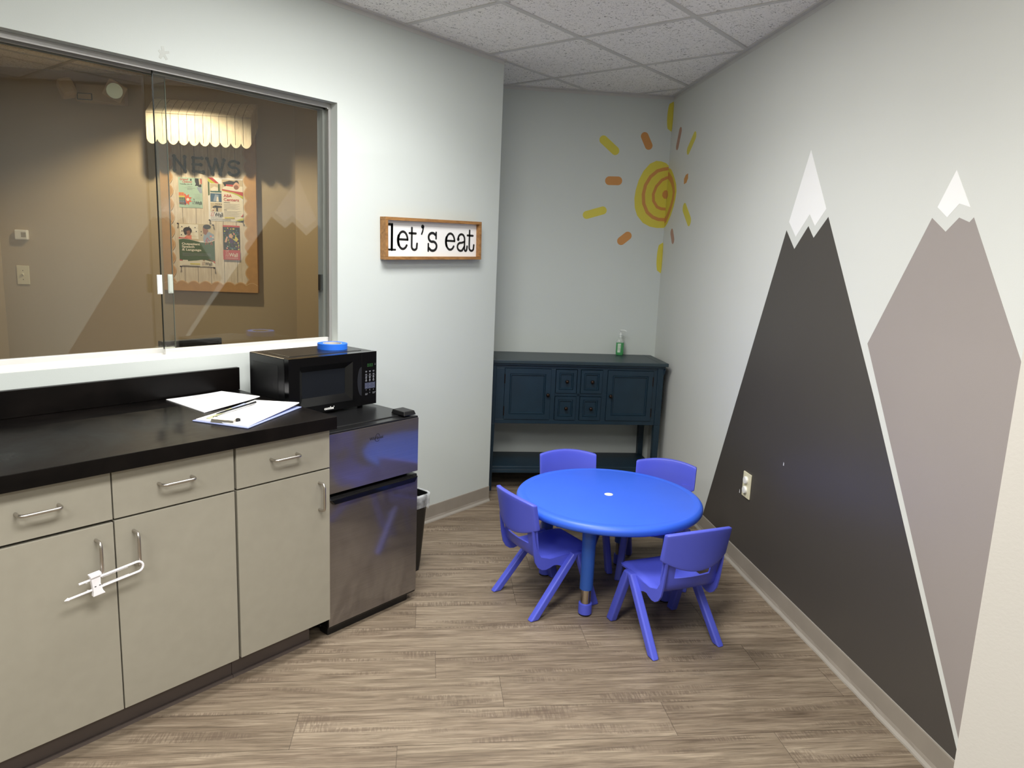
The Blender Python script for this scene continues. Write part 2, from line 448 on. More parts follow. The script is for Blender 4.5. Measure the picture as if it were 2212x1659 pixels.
# rubber cove base
def cove(x0, x1, sgn, h=.0958):
    """profile: thin strip with a flared toe; sgn is the side of the room in y"""
    m = MB(); n = max(2, int((x1 - x0) / .05))
    prof = [(0, 0), (0, h), (.003, h), (.004, h - .004), (.004, .028), (.007, .016), (.013, .006), (.014, 0)]
    for i in range(n):
        for a in range(2):
            pass
    vs = []
    for i in range(n + 1):
        x = x0 + (x1 - x0) * i / n; wv = .0012 * sin(x * 23) + .0008 * sin(x * 57)
        for (d, z) in prof: vs.append((x, sgn * (d + (wv if z < .02 and d > 0 else 0)), z))
    q = len(prof)
    for i in range(n):
        for k in range(q - 1):
            m.add([vs[i * q + k], vs[i * q + k + 1], vs[(i + 1) * q + k + 1], vs[(i + 1) * q + k]], [(0, 1, 2, 3)], 1 if k >= 5 else 0)
    m.add(vs[:q], [tuple(range(q))], 0); m.add(vs[-q:], [tuple(range(q))[::-1]], 0)
    return m
struct('baseboard_left', cove(1.30, XC, -1), [BASEB, BASEE], label='grey rubber base along the left wall')
struct('baseboard_right', cove(0, CD, -1), [BASEB, BASEE], frame=FC, label='grey rubber base along the mural wall')
struct('baseboard_back', cove(0, 1.74, 1), [BASEB, BASEE], frame=FB, label='grey rubber base behind the sideboard')
b = cove(0, .80, -1); b.map(lambda p: (XC - p.y, p.x, p.z))
struct('baseboard_recess', b, [BASEB, BASEE])

# ---------------------------------------------------------------- window
win = struct('window_1', MB().box(WX0, WX1, .001, WT + .02, WZ0 - .03, WZ0 + .002), WHITE, label='long interior sliding window with aluminium channels')
fr = MB()
fr.box(WX0, WX1, .044, .125, WZ1 - .006, WZ1)                 # head channel
for y in (.044, .080, .118): fr.box(WX0, WX1, y, y + .005, WZ1 - .026 + (.004 if y < .05 else 0), WZ1 - .004)
fr.box(WX1 - .006, WX1, .044, .125, WZ0, WZ1 - .004)          # jamb
for y in (.044, .080, .118): fr.box(WX1 - .020 + (.006 if y < .05 else 0), WX1 - .004, y, y + .005, WZ0, WZ1 - .004)
fr.box(WX1 - .022, WX1 - .002, .043, .050, WZ1 - .026, WZ1 - .001)
fr.box(WX0, WX0 + .006, .044, .125, WZ0, WZ1)
struct('frame', fr, ALU, parent=win, bev=.001)
tr = MB(); tr.box(WX0, WX1, .010, .126, WZ0 + .002, WZ0 + .006)
for y in (.030, .075, .118): tr.box(WX0, WX1, y, y + .004, WZ0 + .004, WZ0 + .014)
struct('track', tr, WHITE, parent=win, bev=.001)
ZP0 = WZ0 + .032
p1 = struct('pane', MB().box(1.036, WX1 - .012, .061, .067, ZP0 - .004, WZ1 - .012), GLASS, parent=win)
struct('rail', MB().box(1.036, WX1 - .010, .055, .073, WZ0 + .006, ZP0), mat('white_bottom_rail', (228, 227, 224), .35, .2), parent=win, bev=.0015)
p2 = struct('pane', MB().box(WX0 + .01, 1.098, .099, .105, ZP0 - .004, WZ1 - .012), GLASS, parent=win)
struct('rail', MB().box(WX0 + .01, 1.094, .093, .111, WZ0 + .006, ZP0), MATS['white_bottom_rail'], parent=win, bev=.0015)
GEDGE = mat('dark_glass_edge', (30, 34, 30), .3)
struct('glass_edge', MB().box(1.0335, 1.036, .0605, .0675, ZP0, WZ1 - .012), GEDGE, parent=win)
struct('glass_edge', MB().box(1.098, 1.0992, .0985, .1055, ZP0, WZ1 - .012), mat('green_glass_edge', (120, 128, 112), .3), parent=win)
def pull(x, y):
    m = MB(); m.box(x, x + .019, y - .006, y, 1.297, 1.371); m.box(x + .003, x + .016, y - .008, y - .006, 1.301, 1.367)
    return m
struct('finger_pull', pull(1.016, .061), CAPW, parent=win, bev=.001)
struct('finger_pull', pull(1.076, .099), CAPW, parent=win, bev=.001)
struct('latch', MB().box(WX1 - .034, WX1 - .006, .084, .104, 1.30, 1.374), BLACKM, parent=win, bev=.002)

# tape scraps left on the wall above the window
ts = MB()
star = [(1.022, 2.190), (1.033, 2.192), (1.034, 2.176), (1.050, 2.180), (1.052, 2.172), (1.036, 2.166), (1.046, 2.150), (1.038, 2.146), (1.029, 2.158), (1.020, 2.146), (1.012, 2.150), (1.018, 2.164), (1.010, 2.172), (1.016, 2.178), (1.024, 2.174)]
ts.prism([(p[0] + .02, p[1] + .004) for p in star], -.0006, 0)
single('tape_scrap', ts, mat('frosted_tape', (182, 186, 180), .25), 'torn clear tape scrap stuck on the wall above the window', 'tape', (1.028, 0, 2.167))

# ---------------------------------------------------------------- lighting fixtures (troffers in the grid, the farthest an added fill)
def troffer(x0, x1, y0, y1, label, strength):
    t = Thing('ceiling_light', label, 'ceiling light', ((x0 + x1) / 2, (y0 + y1) / 2, H - .003))
    f = MB(); z0, z1 = H - .0035, H + .003
    f.box(x0, x1, y0, y0 + .025, z0, z1); f.box(x0, x1, y1 - .025, y1, z0, z1)
    f.box(x0, x0 + .025, y0 + .025, y1 - .025, z0, z1); f.box(x1 - .025, x1, y0 + .025, y1 - .025, z0, z1)
    t.part('frame', f, CAPW)
    t.part('lens', MB().box(x0 + .025, x1 - .025, y0 + .025, y1 - .025, H - .0015, H + .003), LENS)
    for energy, spread in strength:      # a wide lamp; some get a narrower one added to fit wall brightness
        a = bpy.data.lights.new('troffer_lamp', 'AREA'); a.shape = 'RECTANGLE'; a.size = x1 - x0 - .06; a.size_y = y1 - y0 - .06
        a.energy = energy; a.color = (1, .99, .972); a.spread = radians(spread)
        ao = bpy.data.objects.new('troffer_lamp', a); COL.objects.link(ao); ao.location = ((x0 + x1) / 2, (y0 + y1) / 2, H - .006)
SPREAD = 172
troffer(GA - 2 * T + .014, GA - .014, -2 * T + .014, -T - .014, 'lit ceiling light whose corner shows at the top edge of the picture', ((23, 180), (19, 140)))
troffer(GA - 4 * T + .014, GA - 2 * T - .014, -4 * T + .014, -3 * T - .014, 'lit ceiling light over the open floor near the camera', ((30, 180), (20, 140)))
troffer(GA - 7 * T + .014, GA - 5 * T - .014, -4 * T + .014, -3 * T - .014, 'lit ceiling light to the left behind the camera', ((44, 180),))
troffer(GA - 5 * T + .014, GA - 3 * T - .014, -7 * T + .014, -6 * T - .014, 'added unseen fill light in the ceiling far behind the camera', ((44, 180),))  # unseen fixture, added to raise the ambient light

# ================================================================== CABINETS
def pull_handle(x, z, vertical, y=-.65, L=.102):
    r = .0048; pr = .034; c = .014; pts = []
    pts.append((0, 0)); pts += [(0, pr - c)]
    for i in range(1, 6): a = pi / 2 * i / 5; pts.append((c - c * cos(a), pr - c + c * sin(a)))
    pts += [(L - q[0], q[1]) for q in pts[::-1]]
    if vertical: P = [(x, y - q[1], z + q[0] - L / 2) for q in pts]
    else: P = [(x + q[0] - L / 2, y - q[1], z) for q in pts]
    return MB().tube(P, r, 12)
def cabinet(x0, x1, cells, label, group, right_end):
    t = Thing('base_cabinet', label, 'cabinet', ((x0 + x1) / 2, -.3, 0), group=group)
    b = MB(); b.box(x0 + .001, x1 - .001, -.630, -.012, .097, .8515)
    t.part('body', b, CABM if right_end else CABM)
    t.part('toe_kick', MB().box(x0 + (0 if not right_end else 0), x1 - (.055 if right_end else 0), -.588, -.10, 0, .097).box(x0, x1 - (.055 if right_end else 0), -.597, -.588, 0, .012), TOEK)
    for (a, bb, door_h, drop) in cells:
        ga, gb = a + .002, bb - .002
        d = t.part('drawer', MB().box(ga, gb, -.65, -.6305, .704, .8495), CABM, bev=.001)
        cx = {0: .3435, 1: .7165, 2: 1.097}[door_h[0]]
        t.part('handle', pull_handle(cx, .7825, False), NICKEL, parent=d, label='satin nickel bar handle')
        e = t.part('door', MB().box(ga, gb, -.65, -.6305, .0975, .698 - drop), CABM, bev=.001)
        t.part('handle', pull_handle(door_h[1], .604, True), NICKEL, parent=e, label='satin nickel bar handle')
    g_ = MB(); g_.box(x0 + .003, x1 - .003, -.6305, -.6300, .10, .851)  # thin dark sheet that paints the shade seen in the gaps
    t.part('gap_shade', g_, GAPSHADE)
    return t
cabinet(.152, .915, [(.152, .533, (0, .482), .003), (.533, .9125, (1, .586), 0)], 'greige base cabinet with two drawers and two doors held by a white lock', 'greige base cabinets', False)
cabinet(.917, 1.292, [(.9175, 1.2915, (2, 1.242), 0)], 'single-door greige base cabinet beside the small refrigerator', 'greige base cabinets', True)
cabinet(-.61, .150, [(-.61, -.231, (0, -.29), 0)], 'greige base cabinet cut off by the left edge of the picture', 'greige base cabinets', False) if False else None

ct = Thing('countertop', 'long black laminate countertop with a low backsplash', 'countertop', (.6, -.34, .853))
ct.part('slab', MB().box(-.62, 1.300, -.682, -.004, .853, .900), LAM, bev=.0015)
ct.part('backsplash', MB().box(-.62, 1.303, -.024, -.002, .9005, .994), LAM, bev=.0015)

# cabinet slide lock threaded through the two door handles
lk = Thing('cabinet_lock', 'white plastic sliding child lock hooked around two door handles', 'child lock', (.49, -.69, .54))
def lp(u, v):  # along the lock axis (u to the left from the bend), v across
    a = radians(186.3); ox, oz = .574, .556
    return (ox + u * cos(a) - v * sin(a) * -1 * -1, -.69, oz + u * sin(a) + v * cos(a))
def lpt(u, v):
    a = radians(6.3); ox, oz = .576, .5565
    return (ox - u * cos(a) - v * sin(a), -.690, oz - u * sin(a) + v * cos(a))
pts = [lpt(.158, .0155)] + [lpt(.12, .0155), lpt(.03, .0155), lpt(0, .0155)] + [lpt(-.0155 * sin(radians(k)), .0155 * cos(radians(k))) for k in range(20, 180, 20)] + [lpt(0, -.0155), lpt(.05, -.0155), lpt(.12, -.0155), lpt(.192, -.0155)]
loop = MB().tube(pts, .0034, 10)
for i in range(46):                     # ratchet teeth
    u = .028 + i * .0025
    for sgn in (1, -1):
        if .098 < u < .136: continue
        p = lpt(u, sgn * .0155 - sgn * .0038); loop.box(p[0] - .0006, p[0] + .0006, -.692, -.688, p[2] - .0012, p[2] + .0012)
q = lpt(.2, -.0155); loop.tube([lpt(.188, -.0155), lpt(.190, -.0155), q], [.0034, .0055, .001], 10)
lk.part('loop', loop, LOCKW)
bt = MB()
out = [lpt(.100, .034), lpt(.103, .026), lpt(.1065, 0), lpt(.104, -.022), lpt(.099, -.033), lpt(.132, -.033), lpt(.129, -.02), lpt(.129, .02), lpt(.132, .034)]
bt.prism([(p[0], p[2]) for p in out], -.701, -.6865)
bt.prism([(p[0], p[2]) for p in (lpt(.101, .033), lpt(.131, .033), lpt(.131, .024), lpt(.101, .024))], -.7045, -.701)
lk.part('slider', bt, LOCKW, bev=.002)
for u in (.110, .122):
    p = lpt(u, -.004); lk.part('slot', MB().box(p[0] - .0022, p[0] + .0022, -.7014, -.7009, p[2] - .0012, p[2] + .0012), BLACKM)

# ================================================================== PAPERS ON THE COUNTER
def sheet(corners, z, n=10, lift=0, mats=None, texts=True, thick=.003):
    """slightly curled paper: corners a,b,c,d (far-left, far-right, near-right, near-left)"""
    a, b_, c, d = [Vector((*p, 0)) for p in corners]; m = MB()
    def P(u, v):
        q = (a * (1 - u) + b_ * u) * (1 - v) + (d * (1 - u) + c * u) * v
        return Vector((q.x, q.y, z + lift * (u ** 3) * (.4 + .6 * v) + .004 * sin(u * 3) * (v)))
    vs = [P(i / n, j / n) for j in range(n + 1) for i in range(n + 1)]
    k = n + 1
    fs = [(j * k + i, (j + 1) * k + i, (j + 1) * k + i + 1, j * k + i + 1) for j in range(n) for i in range(n)]
    m.add(vs, fs, 0, True)
    e = [i for i in range(k)] + [j * k + n for j in range(1, k)] + [n * k + i for i in range(n - 1, -1, -1)] + [j * k for j in range(n - 1, 0, -1)]
    L = len(e)
    lo = [Vector((vs[i].x, vs[i].y, max(z - thick, vs[i].z - thick))) for i in e]
    m.add([vs[i] for i in e] + lo, [(i, (i + 1) % L, (i + 1) % L + L, i + L) for i in range(L)], 0)
    m.add(lo, [tuple(range(L))[::-1]], 0)
    def line(u0, u1, v, w_=.0022, mi=1):
        s_ = 6; A = []; B = []
        for i in range(s_ + 1):
            u = u0 + (u1 - u0) * i / s_; p = P(u, v); r = P(u, v + w_ * 3.5)
            A.append((p.x, p.y, p.z + .0004)); B.append((r.x, r.y, r.z + .0004))
        m.add(A + B, [(i, i + s_ + 1, i + s_ + 2, i + 1) for i in range(s_)], mi)
    return m, line, P
m, line, _ = sheet([(.982, -.046), (1.208, -.046), (1.248, -.262), (.979, -.337)], .9036, lift=.012)
line(.42, .56, .05, .003, 2); 
for i in range(7): line(.2 + .02 * (i % 3), .86 - .07 * (i % 2), .10 + i * .032, .0016)
for i in range(10): line(.2, .82 - .05 * (i % 4), .42 + i * .042, .0012, 3)
PINKI = mat('faint_pink_print', (226, 218, 220), .8)
single('paper_stack', m, [PAPER, INK, mat('dark_grey_ink', (90, 88, 92), .8), PINKI], 'loose white printed sheets lying against the black backsplash', 'papers', (1.1, -.18, .9005))
cb = Thing('clipboard', 'white clipboard with clipped forms at the front of the black countertop', 'clipboard', (1.08, -.45, .9005))
quad = [(.888, -.430), (1.200, -.292), (1.290, -.478), (.969, -.642)]
bd = MB(); bd.prism([quad[0], quad[3], quad[2], quad[1]], .9005, .9038, plane='xy')
cb.part('board', bd, mat('pale_blue_board', (150, 160, 205), .4), bev=.001)
m, line, P = sheet([(.900, -.433), (1.205, -.298), (1.285, -.470), (.975, -.630)], .9075, lift=.012, thick=.0035)
for i in range(10): line(.42, .78 - .06 * (i % 3), .2 + i * .07, .0014, 1)
for i in range(4): line(.12, .36, .30 + i * .05, .0016, 2)
m.map(lambda p: p)
cb.part('paper', m, [PAPER, PINKI, mat('green_highlight', (206, 208, 150), .8)])
st = MB(); a_, b2 = P(.10, .22), P(.72, .10)
for (p0, p1, w_, mi) in ((P(.06, .16), P(.55, .05), .016, 0), (P(.55, .05), P(.80, .03), .014, 1)):
    d = Vector((p1.x - p0.x, p1.y - p0.y, 0)).normalized(); nn = Vector((-d.y, d.x, 0)) * w_ / 2
    zz = Vector((0, 0, .0016))
    st.add([p0 + nn + zz, p0 - nn + zz, p1 - nn + zz, p1 + nn + zz], [(0, 1, 2, 3)], mi)
cb.part('print_strip', st, [MATS['green_highlight'], mat('lilac_print', (168, 178, 222), .8)])
cl = MB(); c0, c1 = Vector((.917, -.497, .9035)), Vector((.957, -.570, .9035)); d = (c1 - c0).normalized(); nn = Vector((-d.y, d.x, 0))
if nn.x < 0: nn = -nn
cl.hexa([c0, c1, c1 + nn * .026, c0 + nn * .026], [c0 + nn * .004 + Vector((0, 0, .012)), c1 + nn * .004 + Vector((0, 0, .012)), c1 + nn * .022 + Vector((0, 0, .016)), c0 + nn * .022 + Vector((0, 0, .016))])
cb.part('clip', cl, NICKEL, bev=.001, label='metal clip')
for c_ in (c0, c1): cb.part('clip_tip', MB().box(c_.x + nn.x * .03 - .007, c_.x + nn.x * .03 + .007, c_.y + nn.y * .03 - .007, c_.y + nn.y * .03 + .007, .908, .9185), BLACKM, bev=.002)
pen = MB(); p0, p1 = Vector((.969, -.443, .9165)), Vector((1.167, -.365, .9195))
pen.tube([p0, p0.lerp(p1, .12), p0.lerp(p1, .8), p1], [.0015, .0032, .0032, .0042], 10)
single('pen', pen, BLACKM, 'slim black pen lying on the clipped forms', 'pen', p0)

# ================================================================== MINI FRIDGE
fg = Thing('mini_fridge', 'small two-door stainless refrigerator with black trim under the microwave', 'refrigerator', (1.533, -.38, 0))
FX0, FX1, FY = 1.304, 1.763, -.622
fg.part('body', MB().box(FX0 + .004, FX1 - .004, -.560, -.085, .022, .815).box(FX0 + .002, FX1 - .002, -.575, -.08, .815, .828), BLACKT, bev=.003)
fg.part('kick_plate', MB().box(FX0 + .01, FX1 - .03, -.600, -.55, .0, .040), BLACKM, bev=.003)
def fdoor(z0, z1):
    m = MB(); m.box(FX0, FX1, FY + .004, -.562, z0, z1); return m
ud = fg.part('freezer_door', fdoor(.583, .824), BLACKT, bev=.003)
fg.part('door_panel', MB().box(FX0 + .001, FX1 - .002, FY, FY + .006, .586, .8165), STEEL, parent=ud, label='brushed stainless front')
ldz1 = .572
ld = fg.part('fridge_door', fdoor(.036, ldz1), BLACKT, bev=.003)
fg.part('door_panel', MB().box(FX0 + .001, FX1 - .002, FY, FY + .006, .046, .560), STEEL, parent=ld, label='brushed stainless front')
hb = MB()
hb.add([(FX0 + .002, FY - .002, .572), (FX0 + .002, FY - .014, .566), (FX0 + .018, FY - .016, .546), (FX0 + .018, FY - .001, .544),
        (FX1 - .012, FY - .002, .572), (FX1 - .012, FY - .014, .566), (FX1 - .030, FY - .016, .546), (FX1 - .030, FY - .001, .544)],
       [(0, 1, 5, 4), (1, 2, 6, 5), (2, 3, 7, 6), (0, 3, 2, 1), (4, 5, 6, 7), (0, 4, 7, 3)])
fg.part('door_handle', hb, BLACKG, parent=ld, bev=.002, label='black pull along the top of the lower door')
fg.part('hinge_cover', MB().hexa([(1.690, -.612, .8285), (1.757, -.612, .8285), (1.757, -.53, .8285), (1.690, -.53, .8285)], [(1.694, -.606, .846), (1.752, -.606, .846), (1.752, -.535, .848), (1.694, -.535, .848)]), BLACKM, bev=.003)
lg = MB(); lg.text('Whirlpool', .0165, 1.500, .7625, FY - .0006, 0, bold=.012, width=.068)
lg.stroke(arc(1.541, .768, .011, .016, 200, 20, 12), .0014, FY - .0007, FY - .0002)
lg.stroke(arc(1.539, .766, .012, .013, 190, 330, 10), .0014, FY - .0007, FY - .0002)
fg.part('logo', lg, BLACKI, parent=ud)

# ================================================================== MICROWAVE
MX0, MX1, MY0, MY1, MZ0, MZ1 = 1.306, 1.744, -.372, -.095, .8395, 1.069
mw = Thing('microwave', 'black countertop microwave oven standing on the small refrigerator', 'microwave', (1.525, -.24, .828))
mw.part('body', MB().box(MX0, MX1, MY0 + .03, MY1, MZ0, MZ1), BLACKT, bev=.004)
mw.part('vent_panel', MB().box(MX0 - .0012, MX0, -.30, -.125, .875, 1.035), BLACKM, bev=.001)
mw.part('top_panel', MB().box(MX0 + .04, MX1 - .04, -.318, -.125, MZ1, MZ1 + .0015), BLACKT, bev=.001)
dr = MB(); DX1 = 1.662
# door with a bevelled sunk window
def ringf(x0, x1, z0, z1, y): return [(x0, y, z0), (x1, y, z0), (x1, y, z1), (x0, y, z1)]
o1 = ringf(MX0, DX1, MZ0, MZ1, MY0); o2 = ringf(1.356, 1.616, .870, 1.034, MY0); o3 = ringf(1.374, 1.584, .903, 1.010, MY0 + .012)
dr.add(o1 + o2 + o3, [(0, 1, 5, 4), (1, 2, 6, 5), (2, 3, 7, 6), (3, 0, 4, 7), (4, 5, 9, 8), (5, 6, 10, 9), (6, 7, 11, 10), (7, 4, 8, 11)], 0)
dr.add(ringf(MX0, DX1, MZ0, MZ1, MY0) + ringf(MX0, DX1, MZ0, MZ1, MY0 + .0285), [(0, 4, 5, 1), (1, 5, 6, 2), (2, 6, 7, 3), (3, 7, 4, 0), (4, 7, 6, 5)], 0)
door = mw.part('door', dr, BLACKG)
mw.part('door_window', MB().box(1.374, 1.584, MY0 + .0125, MY0 + .02, .903, 1.010), DARKGL, parent=door, label='smoked glass viewing window')
cp = mw.part('control_panel', MB().box(DX1 + .001, MX1, MY0, MY0 + .0285, MZ0, MZ1), BLACKG, bev=.001)
mw.part('door_grip', MB().prism(arc(DX1, .945, .022, .062, 90, 270, 12), MY0 - .0012, MY0 - .0002), mat('grip_dark_grey', (36, 37, 39), .3), parent=door)
KEYW = mat('key_print', (128, 130, 134), .5); KEYB = mat('key_block_blue_grey', (66, 70, 88), .5)
kp = MB(); y = MY0 - .0006
kp.rect(1.680, 1.736, .910, .936, MY0 - .0004, 1)
rows = [.985, .972, .958, .945]
for i, z in enumerate(rows):
    for c_ in range(3):
        x = 1.682 + c_ * .020; kp.rect(x, x + .010, z, z + .0022, y, 0); kp.rect(x + .001, x + .009, z - .0035, z - .0018, y, 0)
        if i >= 2: kp.disc(x + .005, z + .005, .0028, y, 0, 8)
kp.rect(1.680, 1.738, .9655, .966, y, 0)
for i, ch in enumerate('123456789'):
    kp.text(ch, .0085, 1.685 + (i % 3) * .020, .926 - (i // 3) * .0125, y - .0002, 0, bold=.01)
kp.text('0', .0085, 1.705, .8885, y, 0)
for x, z, s_ in ((1.682, .886, 'STOP'), (1.722, .889, 'START')): kp.text(s_, .006, x, z, y, 0, bold=.01); kp.rect(x, x + .012, z - .003, z - .0015, y, 0)
mw.part('keypad', kp, [KEYW, KEYB], parent=cp)
ds = MB()
def seg7(x, z, on):
    S = {'a': ((0, 1), (1, 1)), 'b': ((1, 1), (1, .5)), 'c': ((1, .5), (1, 0)), 'd': ((0, 0), (1, 0)), 'e': ((0, 0), (0, .5)), 'f': ((0, .5), (0, 1)), 'g': ((0, .5), (1, .5))}
    for k in on:
        (a, b_), (c_, d) = S[k]; ds.stroke([(x + a * .006, z + b_ * .011), (x + c_ * .006, z + d * .011)], .0014, MY0 - .0008, MY0 - .0003, seg=6)
for i in range(3): seg7(1.694 + i * .0105, 1.006, 'abcdef')
mw.part('clock_display', ds, mat('green_led', (50, 96, 50), .4, vary=0, emit=(70, 150, 60), estr=.04), parent=cp)
mw.part('indicator', MB().disc(1.735, 1.012, .0018, MY0 - .0006, 0, 8).disc(1.735, 1.017, .001, MY0 - .0006, 0, 8), KEYW, parent=cp)
lg = MB(); lg.text("COMFEE'", .0135, 1.471, .8452, MY0 - .0006, 0, bold=.02, width=.049) if False else lg.text("comfee'", .0165, 1.471, .8465, MY0 - .0006, 0, bold=.03, width=.049)
mw.part('logo', lg, CAPW, parent=door)
for x in (MX0 + .05, MX1 - .05):
    for yy in (MY0 + .05, MY1 - .04): mw.part('foot', MB().lathe([(.012, .8283), (.013, .8395)], 12, (x, yy)), BLACKM)

# blue painter's tape roll on the microwave
tp = Thing('tape_roll', "roll of blue masking tape lying on top of the microwave", 'tape', (1.630, -.215, MZ1 + .0017))
def annulus(ro, ri, z0, z1, c, seg=40):
    m = MB(); m.lathe([(ri, z0), (ro, z0), (ro, z1), (ri, z1), (ri, z0)], seg, c, smooth=False); return m
tp.part('tape', annulus(.0635, .0405, MZ1 + .0017, MZ1 + .0255, (1.630, -.215)), TAPEB, smooth=30)
tp.part('core', annulus(.0405, .038, MZ1 + .0017, MZ1 + .0255, (1.630, -.215)), CARD, smooth=30)

# ================================================================== TRASH CAN
tc = Thing('trash_can', 'black plastic trash can with a clear liner beside the refrigerator', 'trash can', (1.893, -.255, 0))
def rrect(x0, x1, y0, y1, r, z, n=5):
    o_ = []
    for (cx, cy, a0) in ((x1 - r, y1 - r, 0), (x0 + r, y1 - r, 90), (x0 + r, y0 + r, 180), (x1 - r, y0 + r, 270)):
        for i in range(n + 1): a = radians(a0 + 90 * i / n); o_.append((cx + r * cos(a), cy + r * sin(a), z))
    return o_
def loft(rings, mi=0, cap0=True, cap1=False):
    m = MB(); n = len(rings[0]); vs = [p for r in rings for p in r]
    m.add(vs, [(i * n + k, i * n + (k + 1) % n, (i + 1) * n + (k + 1) % n, (i + 1) * n + k) for i in range(len(rings) - 1) for k in range(n)], mi, True)
    if cap0: m.add(rings[0], [tuple(range(n))[::-1]], mi)
    if cap1: m.add(rings[-1], [tuple(range(n))], mi)
    return m
cx, cy = 1.893, -.255
R = lambda hx, hy, r, z: rrect(cx - hx, cx + hx, cy - hy, cy + hy, r, z)
tc.part('bin', loft([R(.098, .165, .03, .002), R(.102, .17, .03, .05), R(.122, .192, .035, .372), R(.126, .196, .035, .376), R(.126, .196, .035, .382), R(.120, .19, .034, .382), R(.098, .165, .03, .012)], cap1=True), BLACKM, smooth=50)
rg = []
for hx, hy, z in ((.110, .180, .22), (.119, .189, .34), (.1225, .1925, .385), (.1285, .1985, .388), (.1305, .2005, .375), (.1295, .1995, .345), (.1275, .1975, .318)):
    ring = R(hx, hy, .035, z); rg.append([(p[0] + random.uniform(-.002, .002), p[1] + random.uniform(-.002, .002), p[2] + (random.uniform(-.012, .012) if z < .33 else random.uniform(-.003, .003))) for p in ring])
ln = loft(rg, cap0=False)
kn = (cx + .128, cy - .150, .335)
ln.tube([(kn[0], kn[1], kn[2] + .028), (kn[0] + .004, kn[1], kn[2] + .015), (kn[0] + .006, kn[1] - .002, kn[2] - .002), (kn[0] + .003, kn[1], kn[2] - .016)], [.006, .010, .014, .004], 10)
tc.part('liner', ln, LINER, label='clear plastic bag folded over the rim with a knot')

# ================================================================== SIDEBOARD
SB = .0365
sb = Thing('sideboard', 'dark teal sideboard with two doors, four small drawers and a low shelf', 'sideboard', (.62, .22, 0), frame=FB)
SX0, SX1, SD = .058, 1.176, .405
tb = MB(); tb.box(SX0 - .022, SX1 + .022, .028, SD + .020, .834, .856)
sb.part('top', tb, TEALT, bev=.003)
for x in (SX0 + .035, SX1 - .035): sb.part('top_seam', MB().box(x - .0008, x + .0008, .03, SD + .018, .8559, .8564), mat('dark_seam', (12, 24, 30), .6))
sb.part('frieze', MB().box(SX0 - .006, SX1 + .006, .034, SD + .010, .822, .834), TEAL, bev=.002)
legw = .040
for x0 in (SX0, SX1 - legw):
    for y0 in (.036, SD - legw):
        lg = MB(); lg.box(x0, x0 + legw, y0, y0 + legw, .445, .822)
        sx = 1 if x0 == SX0 else -1
        xi = (x0 if sx < 0 else x0); 
        t0, t1 = .008, .032
        if x0 == SX0: q = (x0, x0 + .034)
        else: q = (x0 + .006, x0 + legw)
        lg.hexa([(q[0], y0 + (.0 if y0 > .2 else 0), 0), (q[1], y0, 0), (q[1], y0 + .035, 0), (q[0], y0 + .035, 0)], [(x0, y0, .445), (x0 + legw, y0, .445), (x0 + legw, y0 + legw, .445), (x0, y0 + legw, .445)])
        sb.part('leg', lg, TEAL, bev=.002)
cs = MB(); yb = SD - .022
cs.box(SX0 + legw, SX1 - legw, .045, yb, .447, .821)
cs.box(SX0 + .006, SX0 + legw, .07, SD - legw - .001, .447, .821); cs.box(SX1 - legw, SX1 - .006, .07, SD - legw - .001, .447, .821)
yf = SD - .004
# face frame with openings for doors and drawers
DL, DR = (.789, 1.081), (.126, .4225); Q = [(.623, .757, .649, .800), (.457, .596, .649, .800), (.620, .757, .475, .628), (.458, .596, .475, .628)]
cs.box(SX0 + legw, SX1 - legw, yb, yf, .802, .821); cs.box(SX0 + legw, SX1 - legw, yb, yf, .447, .474)
for a, b_ in ((SX0 + legw, .1245), (.4235, .4565), (.597, .619), (.758, .788), (1.082, SX1 - legw)): cs.box(a, b_, yb, yf, .474, .802)
cs.box(.4565, .758, yb, yf, .629, .648)
sb.part('case', cs, TEAL, bev=.0015)
def framed_panel(x0, x1, z0, z1, fw, y0, y1):
    m = MB(); yy = y1
    a = [(x0, z0), (x1, z0), (x1, z1), (x0, z1)]
    def ins(d): return [(x0 + d, z0 + d), (x1 - d, z0 + d), (x1 - d, z1 - d), (x0 + d, z1 - d)]
    loops = [(a, y0), (a, yy), (ins(fw), yy), (ins(fw + .002), yy - .004), (ins(fw + .005), yy - .001), (ins(fw + .009), yy - .001), (ins(fw + .013), yy - .008)]
    vs = []
    for p, y_ in loops: vs += [(q[0], y_, q[1]) for q in p]
    fs = [(l * 4 + i, l * 4 + (i + 1) % 4, (l + 1) * 4 + (i + 1) % 4, (l + 1) * 4 + i) for l in range(len(loops) - 1) for i in range(4)]
    fs.append(tuple(range((len(loops) - 1) * 4, len(loops) * 4)))
    m.add(vs, [f[::-1] for f in fs], 0)
    return m
def knob(x, z, y0, r=.0115):
    m = MB(); m.lathe([(.005, 0), (.0045, .008), (.006, .011), (r, .014), (r * 1.05, .019), (r * .8, .024), (r * .35, .0265), (0, .027)], 18)
    m.map(lambda p: (x + p.x, y0 + p.z, z + p.y)); return m
for (a, b_), kx in ((DL, .806), (DR, .401)):
    d = sb.part('door', framed_panel(a, b_, .476, .8005, .032, yb + .001, SD + .002), TEAL)
    sb.part('knob', knob(kx, .637, SD + .001), BRONZE, parent=d, label='dark bronze round knob')
    hx = b_ if kx > .6 else a
    for z in (.53, .735): sb.part('hinge', MB().tube([(hx, SD + .001, z - .03), (hx, SD + .001, z + .03)], .0035, 8), BRONZE, parent=d)
for (a, b_, z0, z1) in Q:
    d = sb.part('drawer', framed_panel(a + .001, b_ - .001, z0 + .001, z1 - .001, .020, yb + .001, SD + .002), TEAL)
    sb.part('knob', knob((a + b_) / 2 - .004, (z0 + z1) / 2, SD - .006), BRONZE, parent=d, label='dark bronze round knob')
